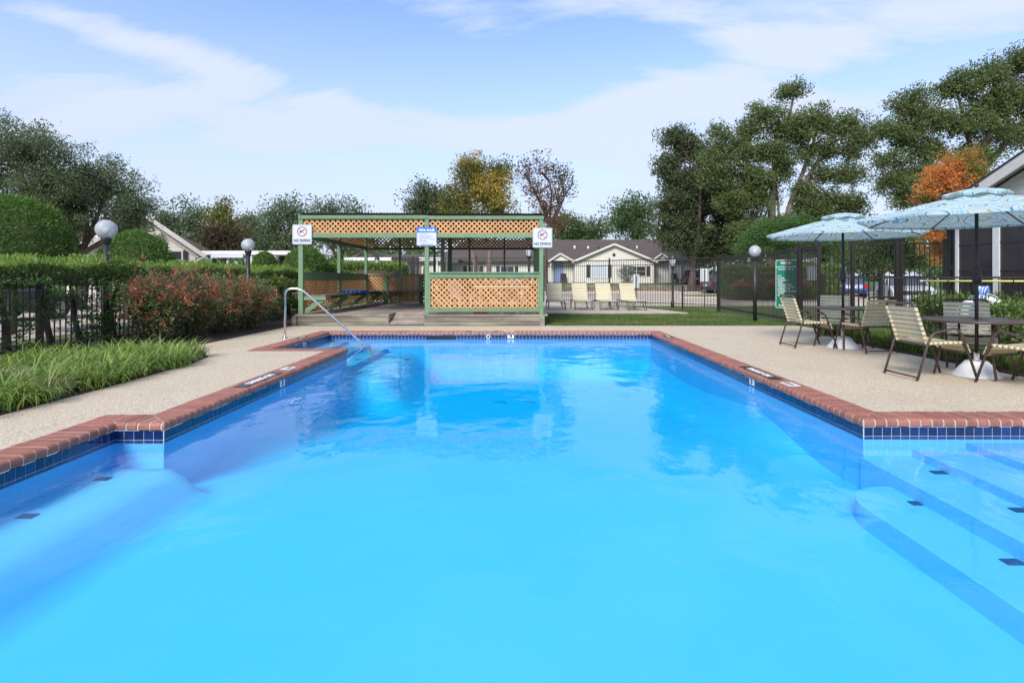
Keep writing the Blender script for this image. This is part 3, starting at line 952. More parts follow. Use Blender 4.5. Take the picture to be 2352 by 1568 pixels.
for x_, sx in ((RX0 - .005, -1), (RX1 + .005, 1)):
    MB().plate((x_, 0, 0), (0, 1, 0), (0, 0, 1), (sx, 0, 0), [(PY0 - .02, .01), (15.8, .01), (15.8, .25), (PY0 - .02, .25)], .03).build("ramp_cheek", M["skirt_wood"], pav)
for x_, y_ in ((.585, PY0 - .04), (-5.99, PY0 - .04)):
    boxo("corner_block", x_ - .06, x_ + .06, y_ - .05, y_ - .015, .003, .25, M["skirt_wood"], pav)
mb = MB()
for x_ in (-5.98, .60):
    mb.box(x_ - .02, x_ + .02, PY0 + .02, PY1, .0, .24)
mb.box(-5.98, .60, PY1 - .02, PY1 + .02, 0, .24)
mb.build("side_skirt", M["brown_dark"], pav)
# built-in bench: boards, aprons, braces
bz = .80
for k in range(4):
    x0 = PX0 + .06 + k * .142
    boxo("bench_board", x0, x0 + .136, front + .06, PY1 - .12, bz - .035, bz, M["bench_wood"], pav)
for k in range(4):
    y1 = PY1 - .13 - k * .142
    boxo("bench_board", PX0 + .66, -.10, y1 - .136, y1, bz - .035, bz + .001, M["bench_wood"], pav)
for k in range(4):
    y = front + .01 + k * 2.06
    bar("bench_bearer", (PX0 + .062, y, bz - .085), (PX0 + .66, y, bz - .085), .04, .09, G, pav)
    bar("brace", (PX0 + .03, y + .045, FZ + .03), (PX0 + .58, y + .045, bz - .10), .04, .12, G, pav, up=(0, 1, 0) if False else (-.7, 0, .7))
for x_ in (-4.9, -3.75, -2.3):
    bar("bench_bearer", (x_, PY1 - .12, bz - .085), (x_, PY1 - .70, bz - .085), .04, .09, G, pav)
    bar("brace", (x_ + .045, PY1 - .12, FZ + .03), (x_ + .045, PY1 - .66, bz - .10), .04, .10, G, pav, up=(0, .7, .7))
# lettered signs fixed to the front posts (things of their own)
def rrect(w, h, r=.03, n=4):
    out = []
    for cx, cy, a0 in ((w / 2 - r, h / 2 - r, 0), (-w / 2 + r, h / 2 - r, 90), (-w / 2 + r, -h / 2 + r, 180), (w / 2 - r, -h / 2 + r, 270)):
        for k in range(n + 1):
            a = math.radians(a0 + 90 * k / n)
            out.append((cx + r * math.cos(a), cy + r * math.sin(a)))
    return out
def frame_strip(mb, o, u, v, n, outer, inner, t):
    o = Vector(o); u = Vector(u); v = Vector(v); n = Vector(n); k = len(outer)
    A = [o + u * p + v * q + n * t for p, q in outer]; B = [o + u * p + v * q + n * t for p, q in inner]
    mb.add(A + B, [(i, (i + 1) % k, k + (i + 1) % k, k + i) for i in range(k)])
U, V, NF = Vector((1, 0, 0)), Vector((0, 0, 1)), Vector((0, -1, 0))
def no_diving(label, c):
    root = thing("no_diving_sign", label, "sign", c, 0, "no diving signs on the pavilion posts")
    c = Vector(c)
    MB().plate(c, U, V, NF, rrect(.515, .525, .035), .004).build("plate", M["sign_white"], root)
    mb = MB(); frame_strip(mb, c, U, V, NF, rrect(.495, .505, .03), rrect(.481, .491, .026), .0055); mb.build("border", M["ink_grey"], root)
    q = c + V * .075
    mb = MB(); k = 36
    ring = lambda r: [(r * math.cos(2 * PI * i / k), r * math.sin(2 * PI * i / k)) for i in range(k)]
    frame_strip(mb, q, U, V, NF, ring(.132), ring(.110), .007)
    s = math.sqrt(.5)
    mb.plate(q, U * s - V * s, U * s + V * s, NF, [(-.113, -.007), (.113, -.007), (.113, .007), (-.113, .007)], .0068)
    mb.build("prohibition_ring", M["ink_red"], root)
    mb = MB()                                                    # the diver: head, arms, body and legs, slanting down to the left
    mb.plate(q, U, V, NF, [(-.048 + .017 * math.cos(2 * PI * i / 12), -.012 + .017 * math.sin(2 * PI * i / 12)) for i in range(12)], .006)
    mb.plate(q, U, V, NF, [(-.036, -.002), (-.018, -.022), (.03, .022), (.082, .050), (.078, .064), (.02, .046)], .006)
    mb.plate(q, U, V, NF, [(-.022, -.014), (-.012, -.006), (-.060, -.052), (-.078, -.062), (-.080, -.054)], .006)
    mb.plate(q, U, V, NF, [(-.024, .010), (-.014, .018), (-.07, .006), (-.085, -.006), (-.082, -.014)], .006)
    mb.build("diver_figure", M["ink_navy"], root)
    lettering("NO DIVING", .102, M["ink_navy"], root, c - V * .165 + NF * .0062, U, V, bold=.0032, sx=.83)
    mb = MB()
    for z in (.235, -.235):
        mb.add(*(lambda b: (b.v, b.f))(MB().plate(c + V * z, U, V, NF, [(.008 * math.cos(2 * PI * i / 8), .008 * math.sin(2 * PI * i / 8)) for i in range(8)], .008)))
    mb.build("bolt", M["steel"], root)
    return root
yS = front - .075
pL = at(694, 538.5, yS); pR = at(1246, 546, yS); pC = at(980, 543, yS)
no_diving("NO DIVING sign on the pavilion post beside the handrail", (pL.x, yS, pL.z))
no_diving("NO DIVING sign on the pavilion post beside the lounge chairs", (pR.x, yS, pR.z))
c = Vector((pC.x, yS, pC.z))
root = thing("pool_rules_sign", "white POOL RULES sign with a blue heading on the middle pavilion post", "sign", c)
MB().plate(c, U, V, NF, rrect(.535, .50, .03), .004).build("plate", M["sign_white"], root)
mb = MB(); frame_strip(mb, c, U, V, NF, rrect(.525, .49, .028), rrect(.505, .47, .022), .0055); mb.build("border", M["sign_blue"], root)
MB().plate(c + V * .168, U, V, NF, rrect(.505, .135, .015), .0058).build("heading_panel", M["sign_blue"], root)
lettering("POOL RULES", .088, M["ink_white"], root, c + V * .163 + NF * .0072, U, V, bold=.0038, sx=.84)
lettering("1. NO DIVING ALLOWED\n2. NO GLASS OR FOOD IN POOL AREA\n3. NO RUNNING OR ROUGH PLAY\n4. SHOWER BEFORE ENTERING THE POOL\n5. CHILDREN UNDER 14 WITH AN ADULT ONLY\n6. NO PETS ALLOWED\n7. SWIM AT YOUR OWN RISK", .026, M["ink_grey"], root,
          c - U * .215 - V * .045 + NF * .006, U, V, align="LEFT", line=1.35, bold=.0004, sx=.8, depth=.0006)
lettering("NO LIFEGUARD ON DUTY", .03, M["ink_navy"], root, c - V * .212 + NF * .006, U, V, bold=.001, depth=.0006)

# things in the pavilion
bm_root = thing("swim_mat", "blue foam swim mat lying on the pavilion bench", "swim mat", (-5.35, 18.2, bz))
mb = MB()
for k in range(5): mb.tube(rounded([(-.27 + k * .135, -.5, .032), (-.27 + k * .135, .5, .032)], .1), .031, 8)
mb.build("foam_tube", M["rope_blue"], bm_root, world=False)
tb = thing("folding_table", "white plastic folding table behind the pavilion's front lattice", "table", (-.55, 16.3, FZ))
MB().box(-.78, .78, -.36, .36, .70, .745).build("tabletop", M["white_plastic"], tb, world=False)
for sx in (-1, 1):
    for sy in (-1, 1):
        MB().tube([(sx * .6, sy * .26, 0), (sx * .6, sy * .26, .70)], .016, 8).build("leg", M["white_plastic"], tb, world=False)
def plastic_chair(label, loc, rz):
    t = thing("patio_chair", label, "chair", loc, rz, "white chairs behind the lattice")
    MB().box(-.22, .22, -.2, .24, .40, .43).build("seat", M["white_plastic"], t, world=False)
    mb = MB()
    for k in range(5): mb.beam((-.18 + k * .09, .22, .43), (-.18 + k * .09, .32, .86), .055, .02, up=(0, 1, 0))
    mb.beam((-.23, .325, .86), (.23, .325, .86), .03, .06); mb.build("backrest", M["white_plastic"], t, world=False)
    for sx in (-1, 1):
        for sy, dy in ((-1, -.03), (1, .05)):
            MB().beam((sx * .2, sy * .2, .40), (sx * .22, sy * .2 + dy, 0), .035, .035).build("leg", M["white_plastic"], t, world=False)
plastic_chair("white slatted chair behind the lattice, nearer the pavilion's middle post", (-1.75, 16.5, FZ), .8)
fl_ = thing("pool_float", "red foam pool float lying on the pavilion deck under the lattice", "pool float", (-1.1, 15.35, FZ))
MB().lathe([(.06, 0), (.17, .0), (.20, .02), (.17, .045), (.06, .045), (.03, .02), (.06, 0)], (0, 0, 0), 20).build("float_body", pm("red_foam", (.62, .05, .05), (.55, .04, .045), rough=.6), fl_, world=False)
toy = thing("pinwheel_toy", "multicoloured toy ball standing on the white folding table", "toy", (-.2, 16.2, FZ + .745))
for k, cc in enumerate(((.6, .08, .06), (.7, .45, .05), (.05, .35, .15), (.02, .25, .5))):
    mb = MB(); vs = []
    for a in range(4):
        for b_ in range(7):
            th = PI / 2 * k + PI / 2 * a / 3; ph = PI * b_ / 6
            vs.append((.13 * math.sin(ph) * math.cos(th), .13 * math.sin(ph) * math.sin(th), .13 - .13 * math.cos(ph)))
    mb.add(vs, [(a * 7 + b_, (a + 1) * 7 + b_, (a + 1) * 7 + b_ + 1, a * 7 + b_ + 1) for a in range(3) for b_ in range(6)], True)
    mb.build("toy_panel", pm("toy_colour", cc, rough=.4), toy, world=False)

# stainless handrail at the far steps
hr = thing("handrail", "brushed steel handrail sloping into the pool in front of the pavilion", "handrail", (-4.88, 11.65, 0))
pts = rounded([(-4.88, 11.65, 0), (-4.88, 11.65, 1.035), (-4.55, 11.65, 1.035), (-3.19, 11.65, -.18), (-3.12, 11.65, -.215), (-3.08, 11.65, -.34)], .16, 8)
MB().tube(pts, .024, 12).build("rail_tube", M["steel"], hr)
MB().lathe([(.024, .03), (.03, .028), (.055, .012), (.06, 0)], (-4.88, 11.65, .0), 20).build("base_collar", M["steel"], hr)

# barbecue grill and a plank seat standing behind the pavilion
gr = thing("barbecue_grill", "black lidded barbecue grill standing behind the pavilion's back rail", "grill", (-5.0, 22.7, 0))
MB().lathe([(.02, .52), (.2, .55), (.29, .72), (.30, .95), (.30, .96)], (-5.0, 22.7, 0), 20).build("fire_bowl", M["dark_plastic"], gr)
MB().lathe([(.305, .965), (.31, 1.1), (.27, 1.36), (.15, 1.5), (.03, 1.53)], (-5.0, 22.7, 0), 20).build("lid", M["dark_plastic"], gr)
for a in range(3):
    c_, s_ = math.cos(a * 2.09 + .5), math.sin(a * 2.09 + .5)
    MB().tube([(-5.0 + .2 * c_, 22.7 + .2 * s_, .6), (-5.0 + .32 * c_, 22.7 + .32 * s_, 0)], .018, 6).build("leg", M["frame_black"], gr)
mb = MB(); mb.tube(rounded([(-5.1, 22.38, 1.2), (-5.1, 22.32, 1.22), (-4.9, 22.32, 1.22), (-4.9, 22.38, 1.2)], .03), .012, 6); mb.build("lid_handle", M["steel"], gr)
be = thing("garden_bench", "dark wooden bench whose back shows above the pavilion's back rail", "bench", (-6.0, 23.0, 0))
for k in range(3): boxo("back_slat", -6.55, -5.45, 22.76, 22.79, 1.0 + k * .2, 1.17 + k * .2, M["brown_dark"], be)
for k in range(3): boxo("seat_slat", -6.55, -5.45, 22.8 + k * .15, 22.93 + k * .15, .44, .47, M["brown_dark"], be)
for sx in (-6.5, -5.5):
    boxo("leg", sx - .03, sx + .03, 22.795, 22.84, 0, 1.56, M["brown_dark"], be); boxo("leg", sx - .03, sx + .03, 23.2, 23.25, 0, .44, M["brown_dark"], be)

# ------------------------------------------------------------------ fences: every picket and post a part
FB = M["frame_black"]
def fence(label, pts, h, posts_at, name="metal_fence", gap=.115, rails=(.12, .92), z0=.03, pw=.016, postw=.06, post_h=None, group=None, cat="fence"):
    """pts: polyline on the ground; posts_at: distances along it"""
    P = [Vector((*p, 0)) for p in pts]
    root = thing(name, label, cat, (P[0].x, P[0].y, z0), 0, group)
    segs = []; s = 0
    for a, b in zip(P, P[1:]):
        segs.append((s, a, b)); s += (b - a).length
    total = s
    def pt(q):
        for s0, a, b in reversed(segs):
            if q >= s0 - 1e-6:
                return a + (b - a).normalized() * (q - s0)
        return P[0]
    q = gap * .5; k = 0
    while q < total:
        p = pt(q)
        if all(abs(q - w) > postw * .6 for w in posts_at):
            bar("picket", (p.x, p.y, z0 + .05), (p.x, p.y, z0 + h * .985), pw, pw, FB, root, up=(0, 1, 0)); k += 1
        q += gap
    for rl in list(rails) + [None]:
        for s0, a, b in segs:
            z = z0 + h * .992 if rl is None else z0 + h * rl
            bar("rail", Vector((a.x, a.y, z)), Vector((b.x, b.y, z)), .032, .036 if rl is None else .028, FB, root)
    ph = post_h or h * 1.035
    for w in posts_at:
        p = pt(w)
        bar("post", (p.x, p.y, z0 - .05), (p.x, p.y, z0 + ph), postw, postw, FB, root, up=(0, 1, 0))
        bar("post_cap", (p.x, p.y, z0 + ph), (p.x, p.y, z0 + ph + .02), postw * 1.25, postw * 1.25, FB, root, up=(0, 1, 0))
    return root
fence("black metal picket fence half hidden in the hedge at the left", [(-7.60, 6.0), (-7.60, 21.5)], 1.24, [.5, 2.9, 5.3, 7.7, 10.1, 12.5, 14.9], gap=.115, rails=(.10,))
# far fence: from its corner by the drive it runs away to the left behind the pavilion
fdir = Vector((-2.62, 2.55, 0)) / 3.656
c0 = Vector((7.62, 21.6, 0)); 
far_pts = [(7.62, 21.6), (6.5, 22.5), (3.95, 24.9), (1.3, 27.4)]
fence("tall black picket fence behind the lounge chairs", far_pts, 2.03, [.02, 1.44, 4.94, 8.55], gap=.118, rails=(.10, .88))
fence("tall black picket fence behind the pavilion", [(1.2, 27.5), (-5.6, 29.0)], 2.25, [.05, 3.5, 6.9], gap=.13, rails=(.10, .88))
fence("tall black picket fence carrying the green sign at the right", [(7.62, 21.5), (7.38, 14.9)], 2.03, [.02, 6.58], gap=.092, rails=(.06, .965))
gt = fence("black picket gate beside the green sign", [(7.37, 14.78), (7.34, 13.78)], 2.03, [.04, .98], name="picket_gate", gap=.085, rails=(.05, .965), postw=.075, cat="gate")
MB().box(7.30, 7.335, 14.70, 14.755, .80, 1.05).build("latch", M["dark_plastic"], gt)
# low fence from the gate post to the right, and the taller gate beyond it
LF0, LF1 = Vector((7.36, 13.68)), Vector((10.75, 9.8))
fence("low black picket fence behind the tables, carrying the yellow pole", [tuple(LF0), tuple(LF1)], 1.245, [.03, 1.25, 2.9, 4.9], gap=.105, rails=(.07,))
fence("short bay of tall black fence left of the double gate", [(7.42, 13.75), (8.1, 13.95)], 2.02, [.62], gap=.13, rails=(.10,), postw=.06)
fence("tall black double gate next to the beige clubhouse", [(8.24, 13.98), (10.62, 13.98)], 2.10, [.03, 1.13, 1.24, 2.33], name="picket_gate", gap=.126, rails=(.10, .60), postw=.075, cat="gate")
# dark board screen at the far end of the back fence
bs = thing("board_screen", "dark boarded screen standing behind the pavilion", "screen", (-6.0, 28.6, 0))
for k in range(9):
    boxo("board", -6.55 + k * .155, -6.55 + k * .155 + .14, 28.60, 28.63, .02, 2.35, M["frame_black"], bs)
for z in (.4, 2.2): boxo("cross_rail", -6.6, -5.1, 28.635, 28.68, z, z + .08, M["frame_black"], bs)

# ------------------------------------------------------------------ houses
def siding(mb, o, u, v, n, poly, course=.115, lap=.014, z0=None):
    """lapped boards on a convex polygon given in (u, v): each course leans out at its foot"""
    o = Vector(o); u = Vector(u); v = Vector(v); n = Vector(n)
    lo = min(p[1] for p in poly); hi = max(p[1] for p in poly)
    out = []
    def span(t):
        xs = []
        for i in range(len(poly)):
            (x0, y0), (x1, y1) = poly[i - 1], poly[i]
            if y0 == y1: continue
            if min(y0, y1) <= t <= max(y0, y1): xs.append(x0 + (x1 - x0) * (t - y0) / (y1 - y0))
        return (min(xs), max(xs)) if xs else None
    t = lo
    while t < hi - .004:
        t2 = min(t + course, hi)
        a = span(t + 1e-4); b = span(t2 - 1e-4)
        if a and b:
            out.append((a, b, t, t2))
            mb.add([o + u * a[0] + v * t + n * lap, o + u * a[1] + v * t + n * lap, o + u * b[1] + v * t2 + n * .002, o + u * b[0] + v * t2 + n * .002,
                    o + u * a[0] + v * t + n * 0, o + u * a[1] + v * t + n * 0], [(0, 1, 2, 3), (4, 5, 1, 0)])
        t = t2
    return out
X_, Z_ = Vector((1, 0, 0)), Vector((0, 0, 1))
def window(parent, x0, x1, z0, z1, y, cols=2, rows=2, pane="pane", frame=.05, shut=0.0, blind=False, nrm=-1):
    """a framed window on a wall facing -y"""
    mb = MB()
    yf = y - .045
    mb.box(x0 - frame, x0, yf, y, z0 - frame, z1 + frame); mb.box(x1, x1 + frame, yf, y, z0 - frame, z1 + frame)
    mb.box(x0, x1, yf, y, z1, z1 + frame); mb.box(x0 - frame * 1.3, x1 + frame * 1.3, yf - .03, y, z0 - frame, z0 - .001)
    w = mb.build("window", M["white_paint"], parent)
    MB().box(x0, x1, y - .022, y - .012, z0, z1).build("pane", M[pane], w)
    mb = MB()
    for k in range(1, cols):
        x = x0 + (x1 - x0) * k / cols; mb.box(x - .018, x + .018, y - .038, y - .024, z0, z1)
    for k in range(1, rows):
        z = z0 + (z1 - z0) * k / rows; mb.box(x0, x1, y - .036, y - .0245, z - .012, z + .012)
    if cols > 1 or rows > 1: mb.build("glazing_bar", M["white_paint"], w)
    if shut:
        for a, b in ((x0 - frame - .03 - shut, x0 - frame - .03), (x1 + frame + .03, x1 + frame + .03 + shut)):
            s = boxo("shutter", a, b, y - .04, y, z0 - .03, z1 + .04, M["shutter"], parent)
    return w
def gable_front(root, x0, x1, y, z0, ze, xa, za, mat, over=.35, course=.13):
    mb = MB(); siding(mb, (0, y, 0), X_, Z_, Vector((0, -1, 0)), [(x0, z0), (x1, z0), (x1, ze), (xa, za), (x0, ze)] if za > ze else [(x0, z0), (x1, z0), (x1, ze), (x0, ze)], course)
    return mb.build("wall", mat, root)
def rake(root, p0, p1, w=.16, d=.05, y0=0, mat="trim"):
    return bar("bargeboard", p0, p1, d, w, M[mat], root, up=(0, 0, 1))

# the cream house across the drive
HY = 57.0; HZ = .80
def hx(px, Y=HY): return (px - 1195) / F * Y
def hzz(py, Y=HY): return EYE - (py - 640) / F * Y
gx0, gx1, gxa = hx(1320), hx(1502), hx(1410)
house = thing("cream_house", "long cream house with a brown hipped roof and a wide front gable across the drive", "house", ((gx0 + gx1) / 2, HY, HZ))
EZ = hzz(597); RZ = hzz(549, 63)
wl_x0, wl_x1 = hx(1000, 59), hx(1588, 59)
gable_front(house, gx0, gx1, HY, HZ - .2, EZ, gxa, hzz(562), M["siding"])
gable_front(house, wl_x0, wl_x1, HY + 2.0, HZ - .2, EZ - .05, 0, 0, M["siding"])
mb = MB()
mb.box(gx0 + .01, gx0 + .1, HY + .01, HY + 2.0, HZ - .2, EZ); mb.box(gx1 - .1, gx1 - .01, HY + .01, HY + 2.0, HZ - .2, EZ)
mb.box(wl_x0, wl_x1, HY + 11.8, HY + 12, HZ - .2, EZ); mb.box(wl_x0, wl_x0 + .1, HY + 2.01, HY + 11.8, HZ - .2, EZ); mb.box(wl_x1 - .1, wl_x1, HY + 2.01, HY + 11.8, HZ - .2, EZ)
mb.build("side_wall", M["siding"], house)
mb = MB()
ya, yb, yr = HY + 1.4, HY + 12.6, HY + 7.0
xa_, xb_ = wl_x0 - .6, wl_x1 + .6
xr0, xr1 = wl_x0 + 3.0, hx(1555, 63)
ez = EZ - .02
mb.quad((xa_, ya, ez), (xb_, ya, ez), (xr1, yr, RZ), (xr0, yr, RZ)); mb.quad((xb_, ya, ez), (xb_, yb, ez), (xr1, yr, RZ))
mb.quad((xb_, yb, ez), (xa_, yb, ez), (xr0, yr, RZ), (xr1, yr, RZ)); mb.quad((xa_, yb, ez), (xa_, ya, ez), (xr0, yr, RZ))
mb.quad((xa_, ya, ez - .15), (xb_, ya, ez - .15), (xb_, ya, ez), (xa_, ya, ez)); mb.quad((xb_, ya, ez - .15), (xb_, yb, ez - .15), (xb_, yb, ez), (xb_, ya, ez)); mb.quad((xa_, ya, ez - .15), (xa_, yb, ez - .15), (xb_, yb, ez - .15), (xb_, ya, ez - .15))
roof = mb.build("roof", M["shingle"], house)
mb = MB()      # cross gable roof
zp = hzz(559); o_ = .35
sl = (zp - EZ) / (gxa - gx0)
mb.quad((gx0 - o_, HY - .35, EZ - sl * o_), (gxa, HY - .35, zp), (gxa, HY + 6, zp), (gx0 - o_, HY + 6, EZ - sl * o_))
mb.quad((gxa, HY - .35, zp), (gx1 + o_, HY - .35, EZ - sl * o_), (gx1 + o_, HY + 6, EZ - sl * o_), (gxa, HY + 6, zp))
mb.build("gable_roof", M["shingle"], house)
for sx, xe in ((-1, gx0 - o_), (1, gx1 + o_)):
    rake(house, (xe, HY - .38, EZ - sl * o_ - .10), (gxa, HY - .38, zp - .10), .2, .06)
# small porch gables each side
for px0, pxa, px1, pya in ((1263, 1288, 1318, 582), (1502, 1524, 1548, 582)):
    a, b, c_ = hx(px0), hx(px1), hx(pxa); zt_ = hzz(pya); yy = HY + .9
    gable_front(house, a, b, yy, EZ - .05, EZ - .04, c_, zt_, M["siding"])
    mb = MB(); mb.quad((a - .2, yy - .2, EZ - .1), (c_, yy - .2, zt_ + .1), (c_, yy + 4, zt_ + .1), (a - .2, yy + 4, EZ - .1)); mb.quad((c_, yy - .2, zt_ + .1), (b + .2, yy - .2, EZ - .1), (b + .2, yy + 4, EZ - .1), (c_, yy + 4, zt_ + .1))
    mb.build("porch_roof", M["shingle"], house)
    rake(house, (a - .2, yy - .23, EZ - .18), (c_, yy - .23, zt_ + .02), .16); rake(house, (b + .2, yy - .23, EZ - .18), (c_, yy - .23, zt_ + .02), .16)
for px_ in (1266, 1502.5, 1545):
    x = hx(px_); boxo("porch_post", x - .08, x + .08, HY + .92, HY + 1.08, HZ - .2, EZ - .06, M["trim"], house)
window(house, hx(1358), hx(1394), hzz(637), hzz(609), HY, cols=4, rows=3, pane="blind", frame=.08, shut=.36)
window(house, hx(1442), hx(1482), hzz(634), hzz(612), HY, cols=2, rows=2, pane="screen", frame=.08, shut=.36)
window(house, hx(1150, 59), hx(1180, 59), hzz(640, 59), hzz(612, 59), HY + 2, cols=2, rows=2, pane="pane", frame=.08, shut=.36)
window(house, hx(1075, 59), hx(1100, 59), hzz(640, 59), hzz(612, 59), HY + 2, cols=2, rows=2, pane="pane", frame=.08, shut=.36)
for px_ in (1283, 1512):
    x = hx(px_, 59); d_ = boxo("door", x - .5, x + .5, HY + 1.93, HY + 1.98, HZ, HZ + 2.1, M["ink_grey"] if px_ < 1300 else M["white_paint"], house)
    MB().sphere((x + .38, HY + 1.9, HZ + 1.0), .04, 8, 6).build("door_handle", M["steel"], d_)
MB().lathe([(.001, 0), (.16, .0), (.16, .05), (.001, .06)], (hx(1410), HY, 0), 12).build("gable_vent", M["shutter"], house).matrix_basis = Matrix.Translation(Vector((hx(1410), HY - .02, hzz(585))) - Vector(house.location)) @ Matrix.Rotation(PI / 2, 4, "X") @ Matrix.Translation((-hx(1410), -HY, 0))
for px_, w_, h_ in ((1320, .3, .3), (1351, .3, .25), (1375, .35, .2), (1393, .3, .25), (1443, .3, .2), (1463, .2, .3), (1530, .3, .2)):
    Yv = 61.5; zr = ez + (RZ - ez) * (Yv - ya) / (yr - ya)
    MB().tube([(hx(px_, Yv), Yv, zr - .1), (hx(px_, Yv), Yv, zr + h_)], w_ / 2.6, 8).build("roof_vent", M["white_paint"] if w_ < .31 and h_ > .22 else M["screen"], roof)
for k, px_ in enumerate((1295, 1552, 1580)):
    x = hx(px_, 58); ch = thing("porch_chair", ("dark porch chair by the left door of the cream house", "dark porch chair beside the right porch post of the cream house", "dark porch chair at the right end of the cream house")[k], "chair", (x, 58.2, HZ - .06), 0, "porch chairs at the cream house")
    MB().box(-.3, .3, -.3, .3, .4, .45).build("seat", M["screen"], ch, world=False); MB().box(-.3, .3, .25, .31, .46, 1.05).build("backrest", M["screen"], ch, world=False)
    for sx in (-.26, .26):
        for sy in (-.26, .26): MB().box(sx - .03, sx + .03, sy - .03, sy + .03, 0, .4).build("leg", M["screen"], ch, world=False)

# low stone wall with a planted bed before the house
sw = thing("stone_wall", "low dry stone wall edging the flower bed before the cream house", "wall", (hx(1400, 52), 52, 0))
rs = random.Random(3)
for row in range(3):
    x = hx(1285, 52) + row * .3
    while x < hx(1640, 52) - row * .3:
        w_ = rs.uniform(.4, .95)
        boxo("stone", x, x + w_ - .03, 51.6 + row * .12 + rs.uniform(-.05, .05), 52.6, .05 + row * .21, .05 + row * .21 + rs.uniform(.17, .205), M["stone"], sw)
        x += w_
bd = thing("flower_bed_edging", "orange edging round the flower bed in front of the stone wall", "edging", (hx(1450, 50.5), 50.5, 0))
mb = MB(); pts = [(hx(1385, 50) + i * .8, 50.4 - .7 * math.sin(PI * i / 7), .10) for i in range(8)]
mb.tube(smooth_path(pts, 4), .10, 6); mb.build("edging_strip", M["slat"], bd)

# grey gabled house at the left, built in its own frame: x along the gable wall (its right corner at 0), -y out of the wall
LY = 29.0
lz = lambda py, Y=LY: EYE - (py - 640) / F * Y
xw1 = (449 - 1195) / F * LY
lh = thing("beige_house", "beige gabled house standing behind the hedge at the left", "house", (xw1, LY, 0), math.radians(27))
zea, zap, hw = 2.72, 4.42, 2.24
mb = MB(); siding(mb, (0, 0, 0), X_, Z_, Vector((0, -1, 0)), [(-2 * hw, -.1), (0, -.1), (0, zea), (-hw, zap), (-2 * hw, zea)], .14); mb.build("wall", M["siding_grey"], lh, world=False)
mb = MB(); siding(mb, (0, 0, 0), Vector((0, 1, 0)), Z_, X_, [(0, -.1), (10, -.1), (10, zea), (0, zea)], .14); mb.build("side_wall", M["siding_grey"], lh, world=False)
so = .45; sl = (zap - zea) / hw
mb = MB()
mb.quad((-2 * hw - so, -.4, zea - sl * so + .12), (-hw, -.4, zap + .12), (-hw, 10.4, zap + .12), (-2 * hw - so, 10.4, zea - sl * so + .12))
mb.quad((-hw, -.4, zap + .12), (so, -.4, zea - sl * so + .12), (so, 10.4, zea - sl * so + .12), (-hw, 10.4, zap + .12))
mb.build("roof", M["shingle"], lh, world=False)
for xe, xo in ((-2 * hw - so, -1), (so, 1)):
    bar("bargeboard", (xe, -.42, zea - sl * so), (-hw, -.42, zap), .05, .2, M["trim"], lh, world=False)
    bar("frieze_board", (xe - xo * .3, -.05, zea - sl * so - .05), (-hw, -.05, zap - .34), .06, .12, M["trim"], lh, world=False)
boxo("eave_return", -hw - 1.6, -hw + .75, -.3, -.02, zap - 1.0, zap - .85, M["trim"], lh, world=False)
bar("gutter", (so - .02, -.4, zea - sl * so - .03), (so - .02, 10.4, zea - sl * so - .03), .1, .12, M["white_paint"], lh, world=False)
MB().tube(rounded([(so - .05, -.3, zea - .38), (.0, -.12, zea - .6), (.0, -.12, 0)], .1), .05, 8).build("downpipe", M["white_paint"], lh, world=False)
def local_window(x0, x1, z0, z1, fr=.06):
    w_ = MB().box(x0 - fr, x0, -.05, 0, z0 - fr, z1 + fr).box(x1, x1 + fr, -.05, 0, z0 - fr, z1 + fr).box(x0, x1, -.05, 0, z1, z1 + fr).box(x0, x1, -.055, 0, z0 - fr, z0).box(x0, x1, -.045, -.02, (z0 + z1) / 2 - .02, (z0 + z1) / 2 + .02).build("window", M["white_paint"], lh, world=False)
    MB().box(x0, x1, -.018, -.01, z0, z1).build("pane", M["screen"], w_); return w_
local_window(-1.08, -.62, 1.75, 2.62)
boxo("shutter", -.53, -.33, -.055, -.002, 1.65, 2.7, M["shutter"], lh, world=False)
w_ = MB().box(.0, .04, .9, 1.9, 1.6, 2.5).build("window", M["white_paint"], lh, world=False)
MB().box(.041, .05, 1.0, 1.8, 1.68, 2.42).build("pane", M["screen"], w_)
boxo("shutter", .003, .045, 2.0, 2.4, 1.6, 2.5, M["shutter"], lh, world=False)

# low brown-roofed house and the flat carport roofs behind the hedge
bh = thing("brown_roof_house", "small house with a brown shingle roof glimpsed behind the round bush", "house", at(200, 640, 33))
x0, x1, xa = (150 - 1195) / F * 33, (262 - 1195) / F * 33, (238 - 1195) / F * 33
z_e, z_a = EYE + 64 / F * 33, EYE + 98 / F * 33
gable_front(bh, x0, x1 + 2, 33, 0, z_e, xa, z_a, M["siding_grey"], course=.14)
mb = MB(); mb.quad((x0 - 2, 34, z_e + 1.6), (x0 - .3, 32.7, z_e - .1), (xa, 32.7, z_a + .08), (xa, 39, z_a + .9)); mb.quad((xa, 32.7, z_a + .08), (x1 + 2.3, 32.7, z_e - .1), (x1 + 2.3, 39, z_e + .4), (xa, 39, z_a + .9)); mb.build("roof", M["shingle"], bh)
rake(bh, (x0 - .3, 32.68, z_e - .16), (xa, 32.68, z_a), .16)
window(bh, (203 - 1195) / F * 33, (215 - 1195) / F * 33, EYE + 25 / F * 33, EYE + 52 / F * 33, 33, cols=1, rows=2, pane="screen", frame=.05)
